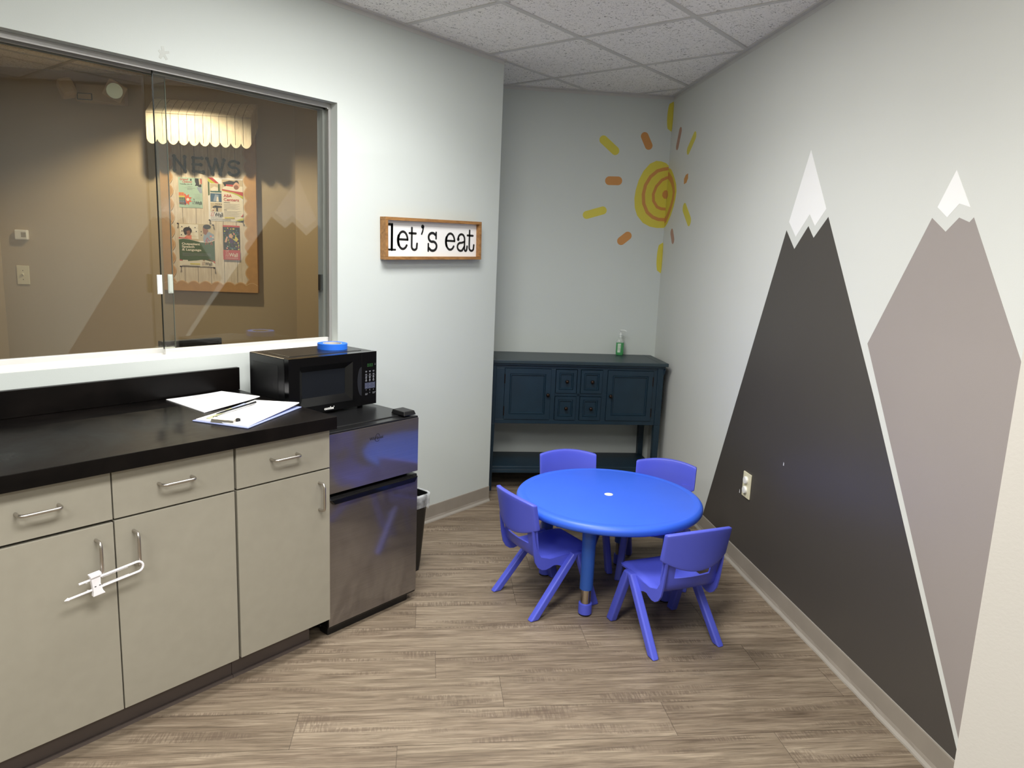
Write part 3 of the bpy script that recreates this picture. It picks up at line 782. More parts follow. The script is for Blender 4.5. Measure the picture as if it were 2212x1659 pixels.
sb.part('shelf', MB().box(SX0 + .01, SX1 - .01, .045, SD - .012, .140, .162).box(SX0 + .02, SX1 - .02, SD - .030, SD - .012, .118, .140), TEAL, bev=.002)
bk = MB()   # shaped bracket on the right end
bk.prism([(.05, .822), (SD - .005, .822), (SD + .008, .812), (SD + .004, .790), (SD - .012, .775), (SD - .03, .75), (SD - .03, .70), (.05, .70)], SX0 - .006, SX0, plane='yz')
sb.part('end_bracket', bk, TEAL)

# soap bottle
BX, BY, BZ = .268, .068, .8565
sp = Thing('soap_bottle', 'green hand soap pump bottle standing on the dark teal sideboard', 'soap bottle', (BX, BY, BZ), frame=FB)
SOAP = mat('green_liquid_soap', (100, 200, 126), .12, vary=.1, vscale=30); SOAP.node_tree.nodes['Principled BSDF'].inputs['Transmission Weight'].default_value = .45
CLR = m_clear('clear_plastic', (215, 222, 216), .1, .45)
prof = [(.0, 0), (.022, 0), (.026, .004), (.027, .02), (.0265, .085), (.0265, .086)]
b = MB().lathe([(r, BZ + z) for r, z in prof] + [(0, BZ + .086)], 28, (BX, BY), sy=.75); sp.part('bottle', b, SOAP, smooth=40)
b = MB().lathe([(.0268, BZ + .086), (.026, BZ + .097), (.02, BZ + .108), (.0125, BZ + .113), (.0125, BZ + .118)], 28, (BX, BY), sy=.75); sp.part('shoulder', b, CLR)
b = MB().lathe([(.0128, BZ + .117), (.0128, BZ + .132), (.010, BZ + .135), (.010, BZ + .138)], 20, (BX, BY)); sp.part('collar', b, CLR)
b = MB().lathe([(.0095, BZ + .138), (.0095, BZ + .145), (.003, BZ + .147), (.003, BZ + .165), (.008, BZ + .166), (.009, BZ + .171), (.0, BZ + .173)], 16, (BX, BY))
b.tube([(BX, BY, BZ + .169), (BX - .022, BY + .012, BZ + .170), (BX - .034, BY + .018, BZ + .163)], .0036, 8)
sp.part('pump', b, mat('frosted_white_pump', (222, 226, 222), .3))
lb = MB()
vs = []; n = 8
for i in range(n + 1):
    a = radians(58 + 84 * i / n); vs += [(BX + .0276 * cos(a) + .006, BY + .0276 * .75 * sin(a), BZ + .02), (BX + .0276 * cos(a) + .006, BY + .0276 * .75 * sin(a), BZ + .08)]
lb.add(vs, [(2 * i, 2 * i + 1, 2 * i + 3, 2 * i + 2) for i in range(n)], 0)
sp.part('label', lb, mat('soap_label', (190, 208, 188), .5, vary=.25, vscale=60))

# ================================================================== KIDS' TABLE AND CHAIRS
TX, TY, TZ = 2.445, -1.155, .450
tb = Thing('kids_table', 'low round blue plastic table with a white plug in the middle', 'table', (TX, TY, 0))
RT = .419
prof = [(0, TZ - .0005), (.372, TZ - .0005), (.378, TZ - .0018), (.384, TZ)] + [(RT - .022 + .022 * sin(radians(a)), TZ - .022 + .022 * cos(radians(a))) for a in range(0, 100, 10)] + [(RT - .001, TZ - .030), (RT - .006, TZ - .038), (RT - .018, TZ - .040), (RT - .024, TZ - .030), (.30, TZ - .026), (0, TZ - .026)]
tb.part('tabletop', MB().lathe(prof, 96, (TX, TY)), BLUET, smooth=50)
tb.part('plug', MB().lathe([(0, TZ + .0012), (.016, TZ + .0012), (.0195, TZ + .0002), (.0195, TZ - .003)], 24, (TX, TY)), mat('cream_plug', (240, 236, 214), .5), label='small white round plug')
for a in (16, 106, 197, 287):
    x, yy = TX + .288 * cos(radians(a)), TY + .288 * sin(radians(a))
    l = tb.part('leg', MB().lathe([(.0285, .118), (.0285, .30), (.031, TZ - .03), (.034, TZ - .026)], 24, (x, yy)).lathe([(.0, .119), (.0285, .118)], 24, (x, yy)), BLUEL, smooth=40)
    tb.part('extension_tube', MB().lathe([(.0215, .03), (.0215, .125)], 24, (x, yy)), CHROME, parent=l, smooth=40, label='bare steel adjusting tube')
    tb.part('foot', MB().lathe([(.0255, .004), (.029, .008), (.029, .044), (.0285, .052), (.022, .054)], 24, (x, yy)), PERI, parent=l, smooth=40)
    tb.part('foot_pad', MB().lathe([(.0265, 0), (.0265, .008)], 24, (x, yy)), BLACKM, parent=l)

def chair_meshes():
    parts = {}
    # --- seat shell: centre line from front lip, along the seat, up the lower back
    cl = [(.166, .240), (.163, .252), (.152, .2595), (.13, .262), (.09, .260), (.05, .2565), (.01, .253), (-.03, .2495), (-.07, .2475), (-.10, .249), (-.122, .256), (-.137, .270), (-.146, .290), (-.152, .315), (-.157, .34), (-.161, .365), (-.165, .39), (-.168, .41)]
    n = len(cl); nw = 16
    def hw(i):
        x, z = cl[i]
        if i < 3: return .118 + .004 * i
        if x > -.1: return .128 + .003 * sin((x + .1) / .25 * pi)
        return .128 + (z - .25) * .05
    def build(off):
        vs = []
        for i in range(n):
            x, z = cl[i]; w_ = hw(i)
            t0 = Vector((cl[min(i + 1, n - 1)][0] - cl[max(i - 1, 0)][0], 0, cl[min(i + 1, n - 1)][1] - cl[max(i - 1, 0)][1])).normalized()
            nrm = Vector((t0.z, 0, -t0.x))       # up on the seat / forward on the back
            for j in range(nw + 1):
                s_ = -1 + 2 * j / nw; y_ = s_ * w_
                dish = .010 * (s_ * s_) if i > 3 else .003 * (s_ * s_)
                e = max(0, abs(s_) - .86) / .14
                zz = z; xx = x
                if i >= 10: xx += .020 * s_ * s_ * min(1, (i - 9) / 4)
                else: zz += dish * min(1, max(0, i - 2) / 4) - .010 * e * e * (1 if i > 1 else 0)
                p = Vector((xx, y_, zz)) - nrm * (-off)
                vs.append(p)
        return vs
    up, dn = build(0), build(-.007)
    m = MB(); k = nw + 1
    keep = set()
    for i in range(n - 1):
        for j in range(nw):
            sc_ = abs(-1 + 2 * (j + .5) / nw)
            if i >= 13 and sc_ < .64: continue          # the hand slot
            keep.add((i, j))
    N = len(up); vs = up + dn; fs = []
    for (i, j) in keep:
        a, b_, c, d = i * k + j, i * k + j + 1, (i + 1) * k + j + 1, (i + 1) * k + j
        fs += [(a, b_, c, d), (d + N, c + N, b_ + N, a + N)]
        for (ni, nj, p, q) in ((i - 1, j, a, b_), (i, j + 1, b_, c), (i + 1, j, c, d), (i, j - 1, d, a)):
            if (ni, nj) not in keep: fs.append((q, p, p + N, q + N))
    m.add(vs, fs, 0, True)
    # side skirts joining the legs
    for s_ in (1, -1):
        y0, y1 = s_ * .126, s_ * .133
        poly = [(.075, .253), (-.07, .247), (-.118, .262), (-.140, .30), (-.152, .345), (-.158, .385), (-.168, .385), (-.164, .345), (-.157, .29), (-.147, .245), (-.131, .219), (-.111, .206), (-.090, .203), (-.070, .208), (-.050, .216), (-.030, .213), (-.008, .203), (.07, .235)]
        m.prism(poly, min(y0, y1), max(y0, y1))
    parts['seat'] = m
    # --- backrest panel
    m = MB(); nu, nv = 16, 8; B = .149
    def bp(u, v, side):
        y_ = B * u * (1 - .012 * (1 - v)); top = .520 - .017 * u * u; bot = .350 + .040 * u * u
        z = bot + (top - bot) * v
        x = -.168 - .022 * (v) + .036 * u * u - .016
        th = .0115
        return Vector((x + (th if side else -th), y_, z))
    fr_ = [bp(-1 + 2 * i / nu, j / nv, 1) for j in range(nv + 1) for i in range(nu + 1)]
    bk_ = [bp(-1 + 2 * i / nu, j / nv, 0) for j in range(nv + 1) for i in range(nu + 1)]
    k = nu + 1; N = len(fr_); fs = []
    for j in range(nv):
        for i in range(nu):
            a, b_, c, d = j * k + i, j * k + i + 1, (j + 1) * k + i + 1, (j + 1) * k + i
            fs += [(a, b_, c, d), (d + N, c + N, b_ + N, a + N)]
    for i in range(nu): fs += [(i + 1, i, i + N, i + 1 + N), (nv * k + i, nv * k + i + 1, nv * k + i + 1 + N, nv * k + i + N)]
    for j in range(nv): fs += [(j * k, (j + 1) * k, (j + 1) * k + N, j * k + N), ((j + 1) * k + nu, j * k + nu, j * k + nu + N, (j + 1) * k + nu + N)]
    m.add(fr_ + bk_, fs, 0, False)
    parts['backrest'] = m
    # --- legs: tapered channels leaning out from an apex under the seat
    def leg(sx, sy):
        m = MB()
        apex = (.062, .140, .262); foot = (.160 if sx > 0 else -.160, .153)
        secs = []
        ts = [0, .06, .16, .5, 1]
        for t in ts:
            z = .258 * (1 - t)
            cxl = apex[0] + sx * .010 + (foot[0] - apex[0] - sx * .010) * t
            cyl = (apex[1] + (foot[1] - apex[1]) * t) * sy
            wx = .0205 if t > .1 else (.016 + .04 * t); wy = .0155
            secs.append([(cxl - wx, cyl - wy, z), (cxl + wx, cyl - wy, z), (cxl + wx, cyl + wy, z), (cxl - wx, cyl + wy, z)])
        vs = [p for s_ in secs for p in s_]
        fs = [(i * 4 + q, i * 4 + (q + 1) % 4, (i + 1) * 4 + (q + 1) % 4, (i + 1) * 4 + q) for i in range(len(secs) - 1) for q in range(4)]
        fs = [f[::-1] for f in fs] + [(0, 1, 2, 3), tuple(range(len(vs) - 1, len(vs) - 5, -1))]
        m.add(vs, fs, 0, False)
        return m
    parts['legs'] = [leg(sx, sy) for sy in (1, -1) for sx in (1, -1)]
    return parts
CH = chair_meshes()
ch0 = Thing('kids_chair', 'x', 'chair', (0, 0, 0), group='small chairs around the round table')
ch0.part('seat', CH['seat'], PERI, smooth=45)
ch0.part('backrest', CH['backrest'], PERI, bev=.006, seg=3, ang=60).data.polygons.foreach_set('use_smooth', [True] * len(CH['backrest'].f))
for l in CH['legs']:
    ch0.part('leg', l, PERI, bev=.007, seg=3, ang=50)
def dup(root):
    r = root.copy(); COL.objects.link(r)
    for c in list(root.children):
        d = c.copy(); COL.objects.link(d); d.parent = r
    return r
chairs = [(2.171, -1.019, -19, 'periwinkle plastic child chair nearest the refrigerator and trash can'),
          (2.270, -1.560, 62, 'periwinkle plastic child chair standing nearest the camera by the mural wall'),
          (2.590, -.872, 228, 'periwinkle child chair behind the table in front of the sideboard shelf'),
          (2.768, -1.250, 201, 'periwinkle child chair between the blue table and the sideboard right leg')]
for i, (x, yy, a, lbl) in enumerate(chairs):
    r = ch0.e if i == 0 else dup(ch0.e)
    r.location = (x, yy, 0); r.rotation_euler = (0, 0, radians(a)); r['label'] = lbl

# ================================================================== SIGN
sg = Thing('wall_sign', 'framed white sign reading let\'s eat with black typewriter letters', 'sign', (2.42, 0, 1.562))
SW, SH, SDp = .346, .1025, .044
TILT = radians(1.2)
def tilt(m): 
    return m.map(lambda p: (2.42 + (p.x - 2.42) * cos(TILT) - (p.z - 1.562) * sin(TILT), p.y, 1.562 + (p.x - 2.42) * sin(TILT) + (p.z - 1.562) * cos(TILT)))
f = MB(); x0, x1, z0, z1 = 2.42 - SW, 2.42 + SW, 1.562 - SH, 1.562 + SH; bw = .0155
f.box(x0, x1, -SDp, -.001, z1 - bw, z1); f.box(x0, x1, -SDp, -.001, z0, z0 + bw); f.box(x0, x0 + bw, -SDp, -.001, z0 + bw, z1 - bw); f.box(x1 - bw, x1, -SDp, -.001, z0 + bw, z1 - bw)
sg.part('frame', tilt(f), SIGNWOOD, bev=.0012)
sg.part('panel', tilt(MB().box(x0 + bw, x1 - bw, -.018, -.002, z0 + bw, z1 - bw)), SIGNW)
def lets_eat():
    box = [MB()]; L_ = []; w_ = .0125; ya, yb_ = -.0190, -.0181
    S = lambda pts, ww=w_: box[0].stroke(pts, ww, ya, yb_)
    def done(ch): L_.append((ch, box[0])); box[0] = MB()
    B = 1.5025; X = 1.5975; ax = X - B
    # l
    S([(2.1125, 1.6235), (2.134, 1.6235), (2.134, B - .001)], .0125); S([(2.134, 1.62), (2.134, B)], .014); S([(2.113, B - .0005), (2.157, B - .0005)], .0095); done('l')
    def e(cx, hw_, dz=0):
        cz = (B + X) / 2 + dz; rz = ax / 2 - .005
        S([(cx - hw_, cz + .004), (cx + hw_, cz + .004)], .0105)
        S(arc(cx, cz, hw_, rz, 5, 325, 26), .0115); S(arc(cx, cz, hw_ + .0005, rz, 150, 215, 10), .015); done('e')
    e(2.2065, .0315); e(2.5445, .0325, .006)
    def t(x, dz=0):
        S([(x, 1.6135 + dz), (x, B + .022 + dz)] + arc(x + .0185, B + .02 + dz, .0185, .0175, 180, 330, 10) + [(x + .037, B + .034 + dz)], .0115)
        S([(x - .0165, 1.587 + dz), (x + .0275, 1.587 + dz)], .011); done('t')
    t(2.266); t(2.694, .0075)
    # apostrophe
    S([(2.3425, 1.6215), (2.344, 1.614), (2.341, 1.601), (2.334, 1.586)], .009); box[0].prism(arc(2.3405, 1.6235, .0105, .0105, 0, 360, 18)[:-1], ya, yb_); done('apostrophe')
    # s
    def s(x):
        z = B + .002; S(arc(x + .030, z + .068, .0265, .0225, 38, 270, 14) + arc(x + .034, z + .0235, .0285, .0235, 90, -150, 16), .0125)
        S([(x + .0575, z + .063), (x + .0575, z + .094)], .0105); S([(x + .0025, z + .034), (x + .0025, z - .002)], .0105); done('s')
    s(2.380)
    # a
    z = B + .0065; x = 2.600
    S(arc(x + .030, z + .063, .0255, .0265, 165, 0, 12) + [(x + .0555, z + .018)] + arc(x + .0655, z + .016, .010, .0145, 180, 330, 8) + [(x + .077, z + .026)], .0115)
    box[0].prism(arc(x + .0055, z + .062, .0095, .0095, 0, 360, 14)[:-1], ya, yb_)
    S([(x + .0555, z + .050), (x + .03, z + .044)] + arc(x + .026, z + .0225, .0255, .0215, 80, 300, 14) + [(x + .0555, z + .026)], .0115)
    done('a')
    return L_
for ch_, m_ in lets_eat(): sg.part('letter', m_, BLACKI, label='black letter ' + ch_ if len(ch_) == 1 else 'black apostrophe')

# ================================================================== MURAL ON THE RIGHT AND BACK WALLS
def flat(polys, y0, y1, mats_ix=None):
    m = MB()
    for i, p in enumerate(polys): m.prism(p, y0, y1, mats_ix[i] if mats_ix else 0)
    return m
dark = [(1.737, 1.657), (1.096, .0975), (3.140, .0975), (2.513, 1.059), (2.072, 1.700), (1.976, 1.620), (1.924, 1.669), (1.825, 1.575)]
mt = Thing('mountain_mural', 'tall charcoal painted mountain with a white peak on the right wall', 'mural', (2.1, 0, .0975), frame=FC)
# split into convex pieces so the notched top triangulates cleanly
mt.part('slope', flat([dark], -.0006, 0), MTD)
mt.part('snow_cap', flat([[(1.877, 1.980), (2.050, 1.732), (1.977, 1.668), (1.925, 1.717), (1.826, 1.627), (1.752, 1.693)][::-1]], -.0006, 0), MTW, label='white zigzag snow cap')
for q in ([(1.530, .378), (1.536, .376), (1.535, .388), (1.532, .396)], [(1.935, .640), (1.941, .639), (1.940, .650), (1.936, .655)]): mt.part('paint_chip', flat([q], -.0010, -.0006), MTW)
mauve = [(2.686, 1.670), (2.434, 1.242), (3.162, .0975), (3.862, .0975), (3.111, 1.290), (2.866, 1.664), (2.851, 1.651), (2.806, 1.666), (2.756, 1.626)]
mt = Thing('mountain_mural', 'mauve-grey painted mountain with a small white peak near the right edge', 'mural', (3.1, 0, .0975), frame=FC)
mt.part('slope', flat([mauve], -.0006, 0), MTM)
mt.part('snow_cap', flat([[(2.766, 1.807), (2.846, 1.694), (2.799, 1.707), (2.754, 1.669), (2.704, 1.702)][::-1]], -.0006, 0), MTW, label='small white snow cap')

# sun across the corner: back-wall pieces in FB (x left from corner), right-wall pieces in FC
sun = Thing('sun_mural', 'yellow and orange painted sun with rays across the back corner', 'mural', (KX, KY, 1.92))
def put(o, fr_): o.matrix_world = fr_.M @ Matrix.Identity(4); return o
def sunpart(name, mb, mats, fr_, label=None):
    if not isinstance(mats, (list, tuple)): mats = [mats]
    o = bpy.data.objects.new(name, mb.mesh(name, mats)); COL.objects.link(o); o.parent = sun.e
    o.matrix_parent_inverse = sun.e.matrix_world.inverted() @ Matrix.Identity(4)
    o.matrix_world = fr_.M
    if label: o['label'] = label
    return o
bpy.context.view_layer.update()
Y0, Y1 = .0, .0006
# discs (half on each wall)
def dome(pts): return pts
halfB = [(.001, 2.122), (.020, 2.138), (.055, 2.148), (.088, 2.149), (.130, 2.128), (.170, 2.080), (.198, 2.02), (.214, 1.955), (.219, 1.90), (.212, 1.84), (.192, 1.79), (.15, 1.745), (.10, 1.722), (.05, 1.715), (.001, 1.718)]
halfC = [(.001, 2.105), (.025, 2.103), (.06, 2.092), (.105, 2.06), (.15, 2.02), (.182, 1.985), (.197, 1.945), (.190, 1.90), (.165, 1.85), (.12, 1.795), (.06, 1.745), (.02, 1.724), (.001, 1.722)]
sunpart('disc', flat([halfB], Y0, Y1), YEL, FB, 'yellow half disc on the back wall')
sunpart('disc', flat([halfC[::-1]], -Y1, -Y0), YEL, FC, 'yellow half disc on the right wall')
rB = MB(); ya, yb_ = .0006, .0011
rB.stroke([(.006, 2.103), (.035, 2.098), (.075, 2.085), (.120, 2.045), (.15, 1.99), (.160, 1.93), (.153, 1.87), (.125, 1.815), (.085, 1.785), (.045, 1.772), (.006, 1.772)], .022, ya, yb_)
rB.stroke([(.006, 2.045), (.04, 2.028), (.075, 1.985), (.092, 1.935), (.087, 1.89), (.06, 1.853), (.03, 1.842), (.006, 1.842)], .019, ya, yb_)
rB.prism([(.002, 1.965), (.018, 1.962), (.03, 1.945), (.03, 1.925), (.018, 1.910), (.002, 1.908)], ya, yb_)
sunpart('swirl', rB, ORA, FB, 'orange rings of the sun')
rC = MB()
rC.stroke([(.006, 2.06), (.04, 2.045), (.085, 2.02), (.125, 1.98), (.148, 1.94), (.14, 1.90), (.11, 1.85), (.06, 1.80), (.03, 1.775), (.006, 1.77)], .042, -yb_, -ya)
sunpart('swirl', MB().prism([(.002, 1.908), (.02, 1.912), (.03, 1.93), (.02, 1.955), (.002, 1.965)], -yb_, -ya), ORA, FC)
sunpart('swirl', rC, ORA, FC, 'orange rings of the sun')
for pts, w_, m_ in (([(.452, 2.262), (.37, 2.198)], .055, YEL), ([(.178, 2.300), (.147, 2.242)], .052, ORA), ([(.397, 2.006), (.338, 2.008)], .056, ORA), ([(.536, 1.779), (.428, 1.813)], .052, YEL), ([(.290, 1.620), (.248, 1.655)], .055, ORA)):
    sunpart('ray', MB().stroke(pts, w_, Y0, Y1, seg=20), m_, FB)
def lens_(x0, x1, za, zb, n=10): # a sliver hugging the corner
    return [(.0, za)] + [(x0 + (x1 - x0) * sin(pi * (i + 1) / (n + 1)) ** .35, za + (zb - za) * (i + 1) / (n + 1)) for i in range(n)] + [(.0, zb)]
sunpart('ray', flat([lens_(.012, .036, 2.528, 2.338)], Y0, Y1), YEL, FB)
sunpart('ray', flat([lens_(.012, .036, 1.622, 1.415)], Y0, Y1), YEL, FB)
sunpart('ray', flat([lens_(.002, .012, 2.528, 2.338)[::-1]], -Y1, -Y0), YEL, FC)
sunpart('ray', flat([lens_(.002, .012, 1.622, 1.415)[::-1]], -Y1, -Y0), YEL, FC)
for pts, w_, m_ in (([(.182, 2.315), (.146, 2.228)], .050, TERRA), ([(.455, 2.245), (.362, 2.174)], .052, YEL), ([(.478, 1.745), (.375, 1.828)], .062, YEL), ([(.203, 1.635), (.168, 1.684)], .050, TERRA)):
    sunpart('ray', MB().stroke(pts, w_, -Y1, -Y0, seg=18), m_, FC)
sunpart('ray', flat([[(.330, 1.975), (.325, 2.008), (.352, 2.030), (.392, 2.034), (.396, 2.005), (.372, 1.980)]], -Y1, -Y0), ORA, FC)

# outlet on the dark mountain
ol = Thing('wall_outlet', 'ivory wall outlet with two round white covers on the charcoal mountain', 'outlet', (1.612, 0, .442), frame=FC)
ol.part('plate', MB().box(1.570, 1.654, -.0075, -.0008, .380, .504), IVORY, bev=.0025)
for z in (.467, .418):
    c = MB().lathe([(.0, -.019), (.0165, -.018), (.0185, -.0155), (.0185, -.0076)], 24); c.map(lambda p: (1.609 + p.x, p.z, z + p.y)); ol.part('socket_cover', c, CAPW, smooth=40)

# ================================================================== OFFICE THROUGH THE WINDOW
def off(name, label, cat, base, group=None): return Thing(name, label, cat, base, frame=FO, group=group)
# news board
nb = off('notice_board', 'news bulletin board with kraft scalloped border on the office wall', 'notice board', (.888, 0, 1.16))
bx0, bx1, bz0, bz1, bd_ = .575, 1.199, 1.163, 2.41, .036
nb.part('backing', MB().box(bx0, bx1, -bd_, 0, bz0, bz1), mat('cork_board', (186, 148, 104), .8), bev=.002)
pl = MB().box(bx0 + .05, bx1 - .05, -bd_ - .001, -bd_, bz0 + .05, bz1 - .01)
for i in range(1, 6): x = bx0 + .05 + i * .0877; pl.box(x - .0012, x + .0012, -bd_ - .0013, -bd_ - .001, bz0 + .05, bz1 - .01, 1)
nb.part('plank_paper', pl, [PLANKW, LINE])
def scallop(L, n, d0, amp):
    o_ = []
    for i in range(n):
        for k in range(6):
            t = k / 6; o_.append((L * (i + t) / n, d0 + amp * sin(pi * t)))
    o_.append((L, d0)); return o_
bo = MB(); y0, y1 = -bd_ - .004, -bd_ - .001
Hh = bz1 - bz0
for x_e, sg_ in ((bx0, 1), (bx1, -1)):
    sc = scallop(Hh, 14, .062, .022)
    for (a, b_), (c, d) in zip(sc, sc[1:]):
        q = [(x_e, bz0 + a), (x_e + sg_ * b_, bz0 + a), (x_e + sg_ * d, bz0 + c), (x_e, bz0 + c)]
        bo.prism(q, y0, y1)
    bo.stroke([(x_e + sg_ * (b_ - .004), bz0 + a) for a, b_ in sc], .0025, y0 - .0004, y0, 1, seg=4)
sc = scallop(bx1 - bx0, 8, .052, .018)
for (a, b_), (c, d) in zip(sc, sc[1:]): bo.prism([(bx0 + a, bz0), (bx0 + c, bz0), (bx0 + c, bz0 + d), (bx0 + a, bz0 + b_)], y0 - .001, y1)
bo.stroke([(bx0 + a, bz0 + b_ - .004) for a, b_ in sc], .0025, y0 - .0016, y0 - .001, 1, seg=4)
nb.part('border', bo, [KRAFT, mat('pale_border_line', (226, 196, 150), .7)])
# letters N E W S with ball ends
def letter(pls):
    m = MB()
    for p in pls: m.stroke(p, .0145, -bd_ - .0075, -bd_ - .0012, ball=.0115)
    return m
zt, zb = 2.058, 1.968
LT = {'N': [[(.672, zb), (.672, zt)], [(.672, zt), (.740, zb - .003)], [(.740, zb - .003), (.740, zt - .002)]],
      'E': [[(.795, zb - .002), (.795, zt - .006)], [(.795, zt - .006), (.850, zt - .006)], [(.795, .5 * (zt + zb) - .003), (.842, .5 * (zt + zb) - .003)], [(.795, zb - .002), (.858, zb - .005)]],
      'W': [[(.884, zt - .006), (.917, zb - .011)], [(.917, zb - .011), (.940, zt - .008)], [(.940, zt - .008), (.968, zb - .012)], [(.968, zb - .012), (.994, zt - .010)]],
      'S': [[(1.086, zt - .024)] + arc(1.056, zt - .036, .031, .022, 30, 270, 12) + arc(1.056, zb + .010, .034, .025, 90, -150, 12)]}
for ch in 'NEWS': nb.part('letter', letter(LT[ch]), LETTER, label='dark letter ' + ch)

# awning above the board
aw = off('awning', 'small whitewashed wooden awning with scalloped edge above the news board', 'awning', (.888, 0, 2.11))
ax0, ax1, ad = .563, 1.214, .20
NP = 13; pw = (ax1 - ax0) / NP
fv = MB(); NS = 10; sw = (ax1 - ax0) / NS; ztop, zsc = 2.305, 2.140
for i in range(NS):
    pts = [(ax0 + i * sw, ztop), (ax0 + i * sw, zsc)] + [(ax0 + i * sw + sw * t / 8, zsc - .030 * sin(pi * t / 8) ** .7) for t in range(1, 8)] + [(ax0 + (i + 1) * sw, zsc), (ax0 + (i + 1) * sw, ztop)]
    fv.prism(pts, -ad - .008, -ad)
for i in range(1, NP): fv.box(ax0 + i * pw - .0012, ax0 + i * pw + .0012, -ad - .0085, -ad - .008, zsc - .012 if True else 0, ztop, 1)
aw.part('valance', fv, [AWN, LINE])
rf = MB(); rp = [(0, 2.425), (.05, 2.412), (.10, 2.385), (.15, 2.35), (ad + .008, 2.306)]
for (a, za), (b_, zb_) in zip(rp, rp[1:]):
    rf.hexa([(ax0, -a, za - .008), (ax1, -a, za - .008), (ax1, -b_, zb_ - .008), (ax0, -b_, zb_ - .008)], [(ax0, -a, za), (ax1, -a, za), (ax1, -b_, zb_), (ax0, -b_, zb_)])
    for i in range(1, NP):
        x = ax0 + i * pw; rf.add([(x - .0012, -a, za + .0004), (x + .0012, -a, za + .0004), (x + .0012, -b_, zb_ + .0004), (x - .0012, -b_, zb_ + .0004)], [(0, 1, 2, 3)], 1)
aw.part('roof', rf, [AWN, LINE])
for x in (ax0, ax1 - .008):
    en = MB(); en.prism([(0, 2.415), (-.05, 2.402), (-.10, 2.375), (-.15, 2.34), (-ad, 2.30), (-ad, 2.15), (-ad + .03, 2.15), (0, 2.28)], x, x + .008, plane='yz')
    aw.part('end_panel', en, AWN)

# ---- flyers (things of their own, pinned to the board)
PRED = mat('print_red', (196, 60, 56), .6); PGRN = mat('print_green', (62, 92, 46), .6); PMINT = mat('print_mint', (176, 208, 190), .6)
PORG = mat('print_orange', (232, 98, 48), .6); PYEL = mat('print_yellow', (222, 206, 84), .6); PBLU = mat('print_blue', (60, 98, 130), .6)
PLIME = mat('print_lime', (196, 200, 60), .6); PTEAL = mat('print_teal', (50, 104, 104), .6); PPUR = mat('print_purple', (84, 50, 96), .6)
PSKIN = mat('print_brown_skin', (150, 98, 72), .6); PSK2 = mat('print_light_skin', (226, 172, 146), .6); PDK = mat('print_dark', (34, 30, 30), .6)
PSALM = mat('print_salmon', (238, 140, 116), .6); PGREY = mat('print_grey_blue', (150, 164, 186), .6); PCRM = mat('print_cream', (240, 232, 214), .6); PTAN = mat('print_tan', (206, 190, 160), .6)
FM = [PAPER, PRED, PGRN, PMINT, PORG, PYEL, PBLU, PLIME, PTEAL, PPUR, PSKIN, PSK2, PDK, PSALM, PGREY, PCRM, PTAN, INK]
(iP, iR, iG, iM, iO, iY, iB, iL, iT, iU, iS, iK, iD, iA, iV, iC, iN, iI) = range(18)
def flyer(label, x0, x1, z0, z1, draw, mi=0, pins=(), curl=0):
    yb_ = -bd_ - .0016
    t = off('flyer', label, 'flyer', ((x0 + x1) / 2, yb_, z0), group='flyers pinned to the news board')
    W_, Hf = x1 - x0, z1 - z0
    class D(MB): pass
    m = MB(); m.box(x0, x1, yb_ - .0012, yb_, z0, z1, mi)
    lay = [0]
    class Q:
        def y(s): lay[0] += 1; return yb_ - .0012 - .00006 * lay[0]
        def R(s, a, b_, c, d, i): m.rect(x0 + a * W_, x0 + b_ * W_, z0 + c * Hf, z0 + d * Hf, s.y(), i)
        def P(s, pts, i): m.poly([(x0 + a * W_, z0 + b_ * Hf) for a, b_ in pts], s.y(), i)
        def C(s, a, b_, r, i, rx=None): m.disc(x0 + a * W_, z0 + b_ * Hf, r * Hf, s.y(), i, 14, (rx or r) * Hf)
        def T(s, txt, a, b_, h, wd, i, bold=.012, shear=0): m.text(txt, h * Hf / .7, x0 + a * W_, z0 + b_ * Hf, s.y(), i, bold, wd * W_, shear)
        def S(s, pts, w_, i): 
            yy = s.y(); m.stroke([(x0 + a * W_, z0 + b_ * Hf) for a, b_ in pts], w_ * Hf, yy, yy + .00003, i, seg=6)
        def logo(s, a, b_, wd, i, i2):   # two little figures and the word
            h_ = wd * .42
            s.S([(a + .00 * wd, b_), (a + .05 * wd, b_ + h_ * .35), (a + .10 * wd, b_)], .007, i2); s.S([(a + .02 * wd, b_ + h_ * .5), (a + .07 * wd, b_ + h_ * .36), (a + .05 * wd, b_ + h_ * .62)], .006, i2)
            s.S([(a + .15 * wd, b_), (a + .20 * wd, b_ + h_ * .5), (a + .26 * wd, b_)], .007, i2); s.S([(a + .12 * wd, b_ + h_ * .62), (a + .2 * wd, b_ + h_ * .5), (a + .27 * wd, b_ + h_ * .7)], .006, i2); s.C(a + .2 * wd, b_ + h_ * .98, .014, i2)
            s.T('Wall', a + .29 * wd, b_, h_ * .62 * W_ / Hf * 1.25, wd * .71, i, .015)
    draw(Q())
    t.part('sheet', m, FM)
    if pins:
        for (a, b_) in pins:
            p = MB(); px, pz = x0 + a * W_, z0 + b_ * Hf
            p.lathe([(.0045, 0), (.003, .003), (.003, .010), (.0055, .013), (.0055, .015), (0, .0155)], 10); p.map(lambda v: (px + v.x, yb_ - .0012 - v.z, pz + v.y))
            t.part('push_pin', p, BRONZE)
    return t
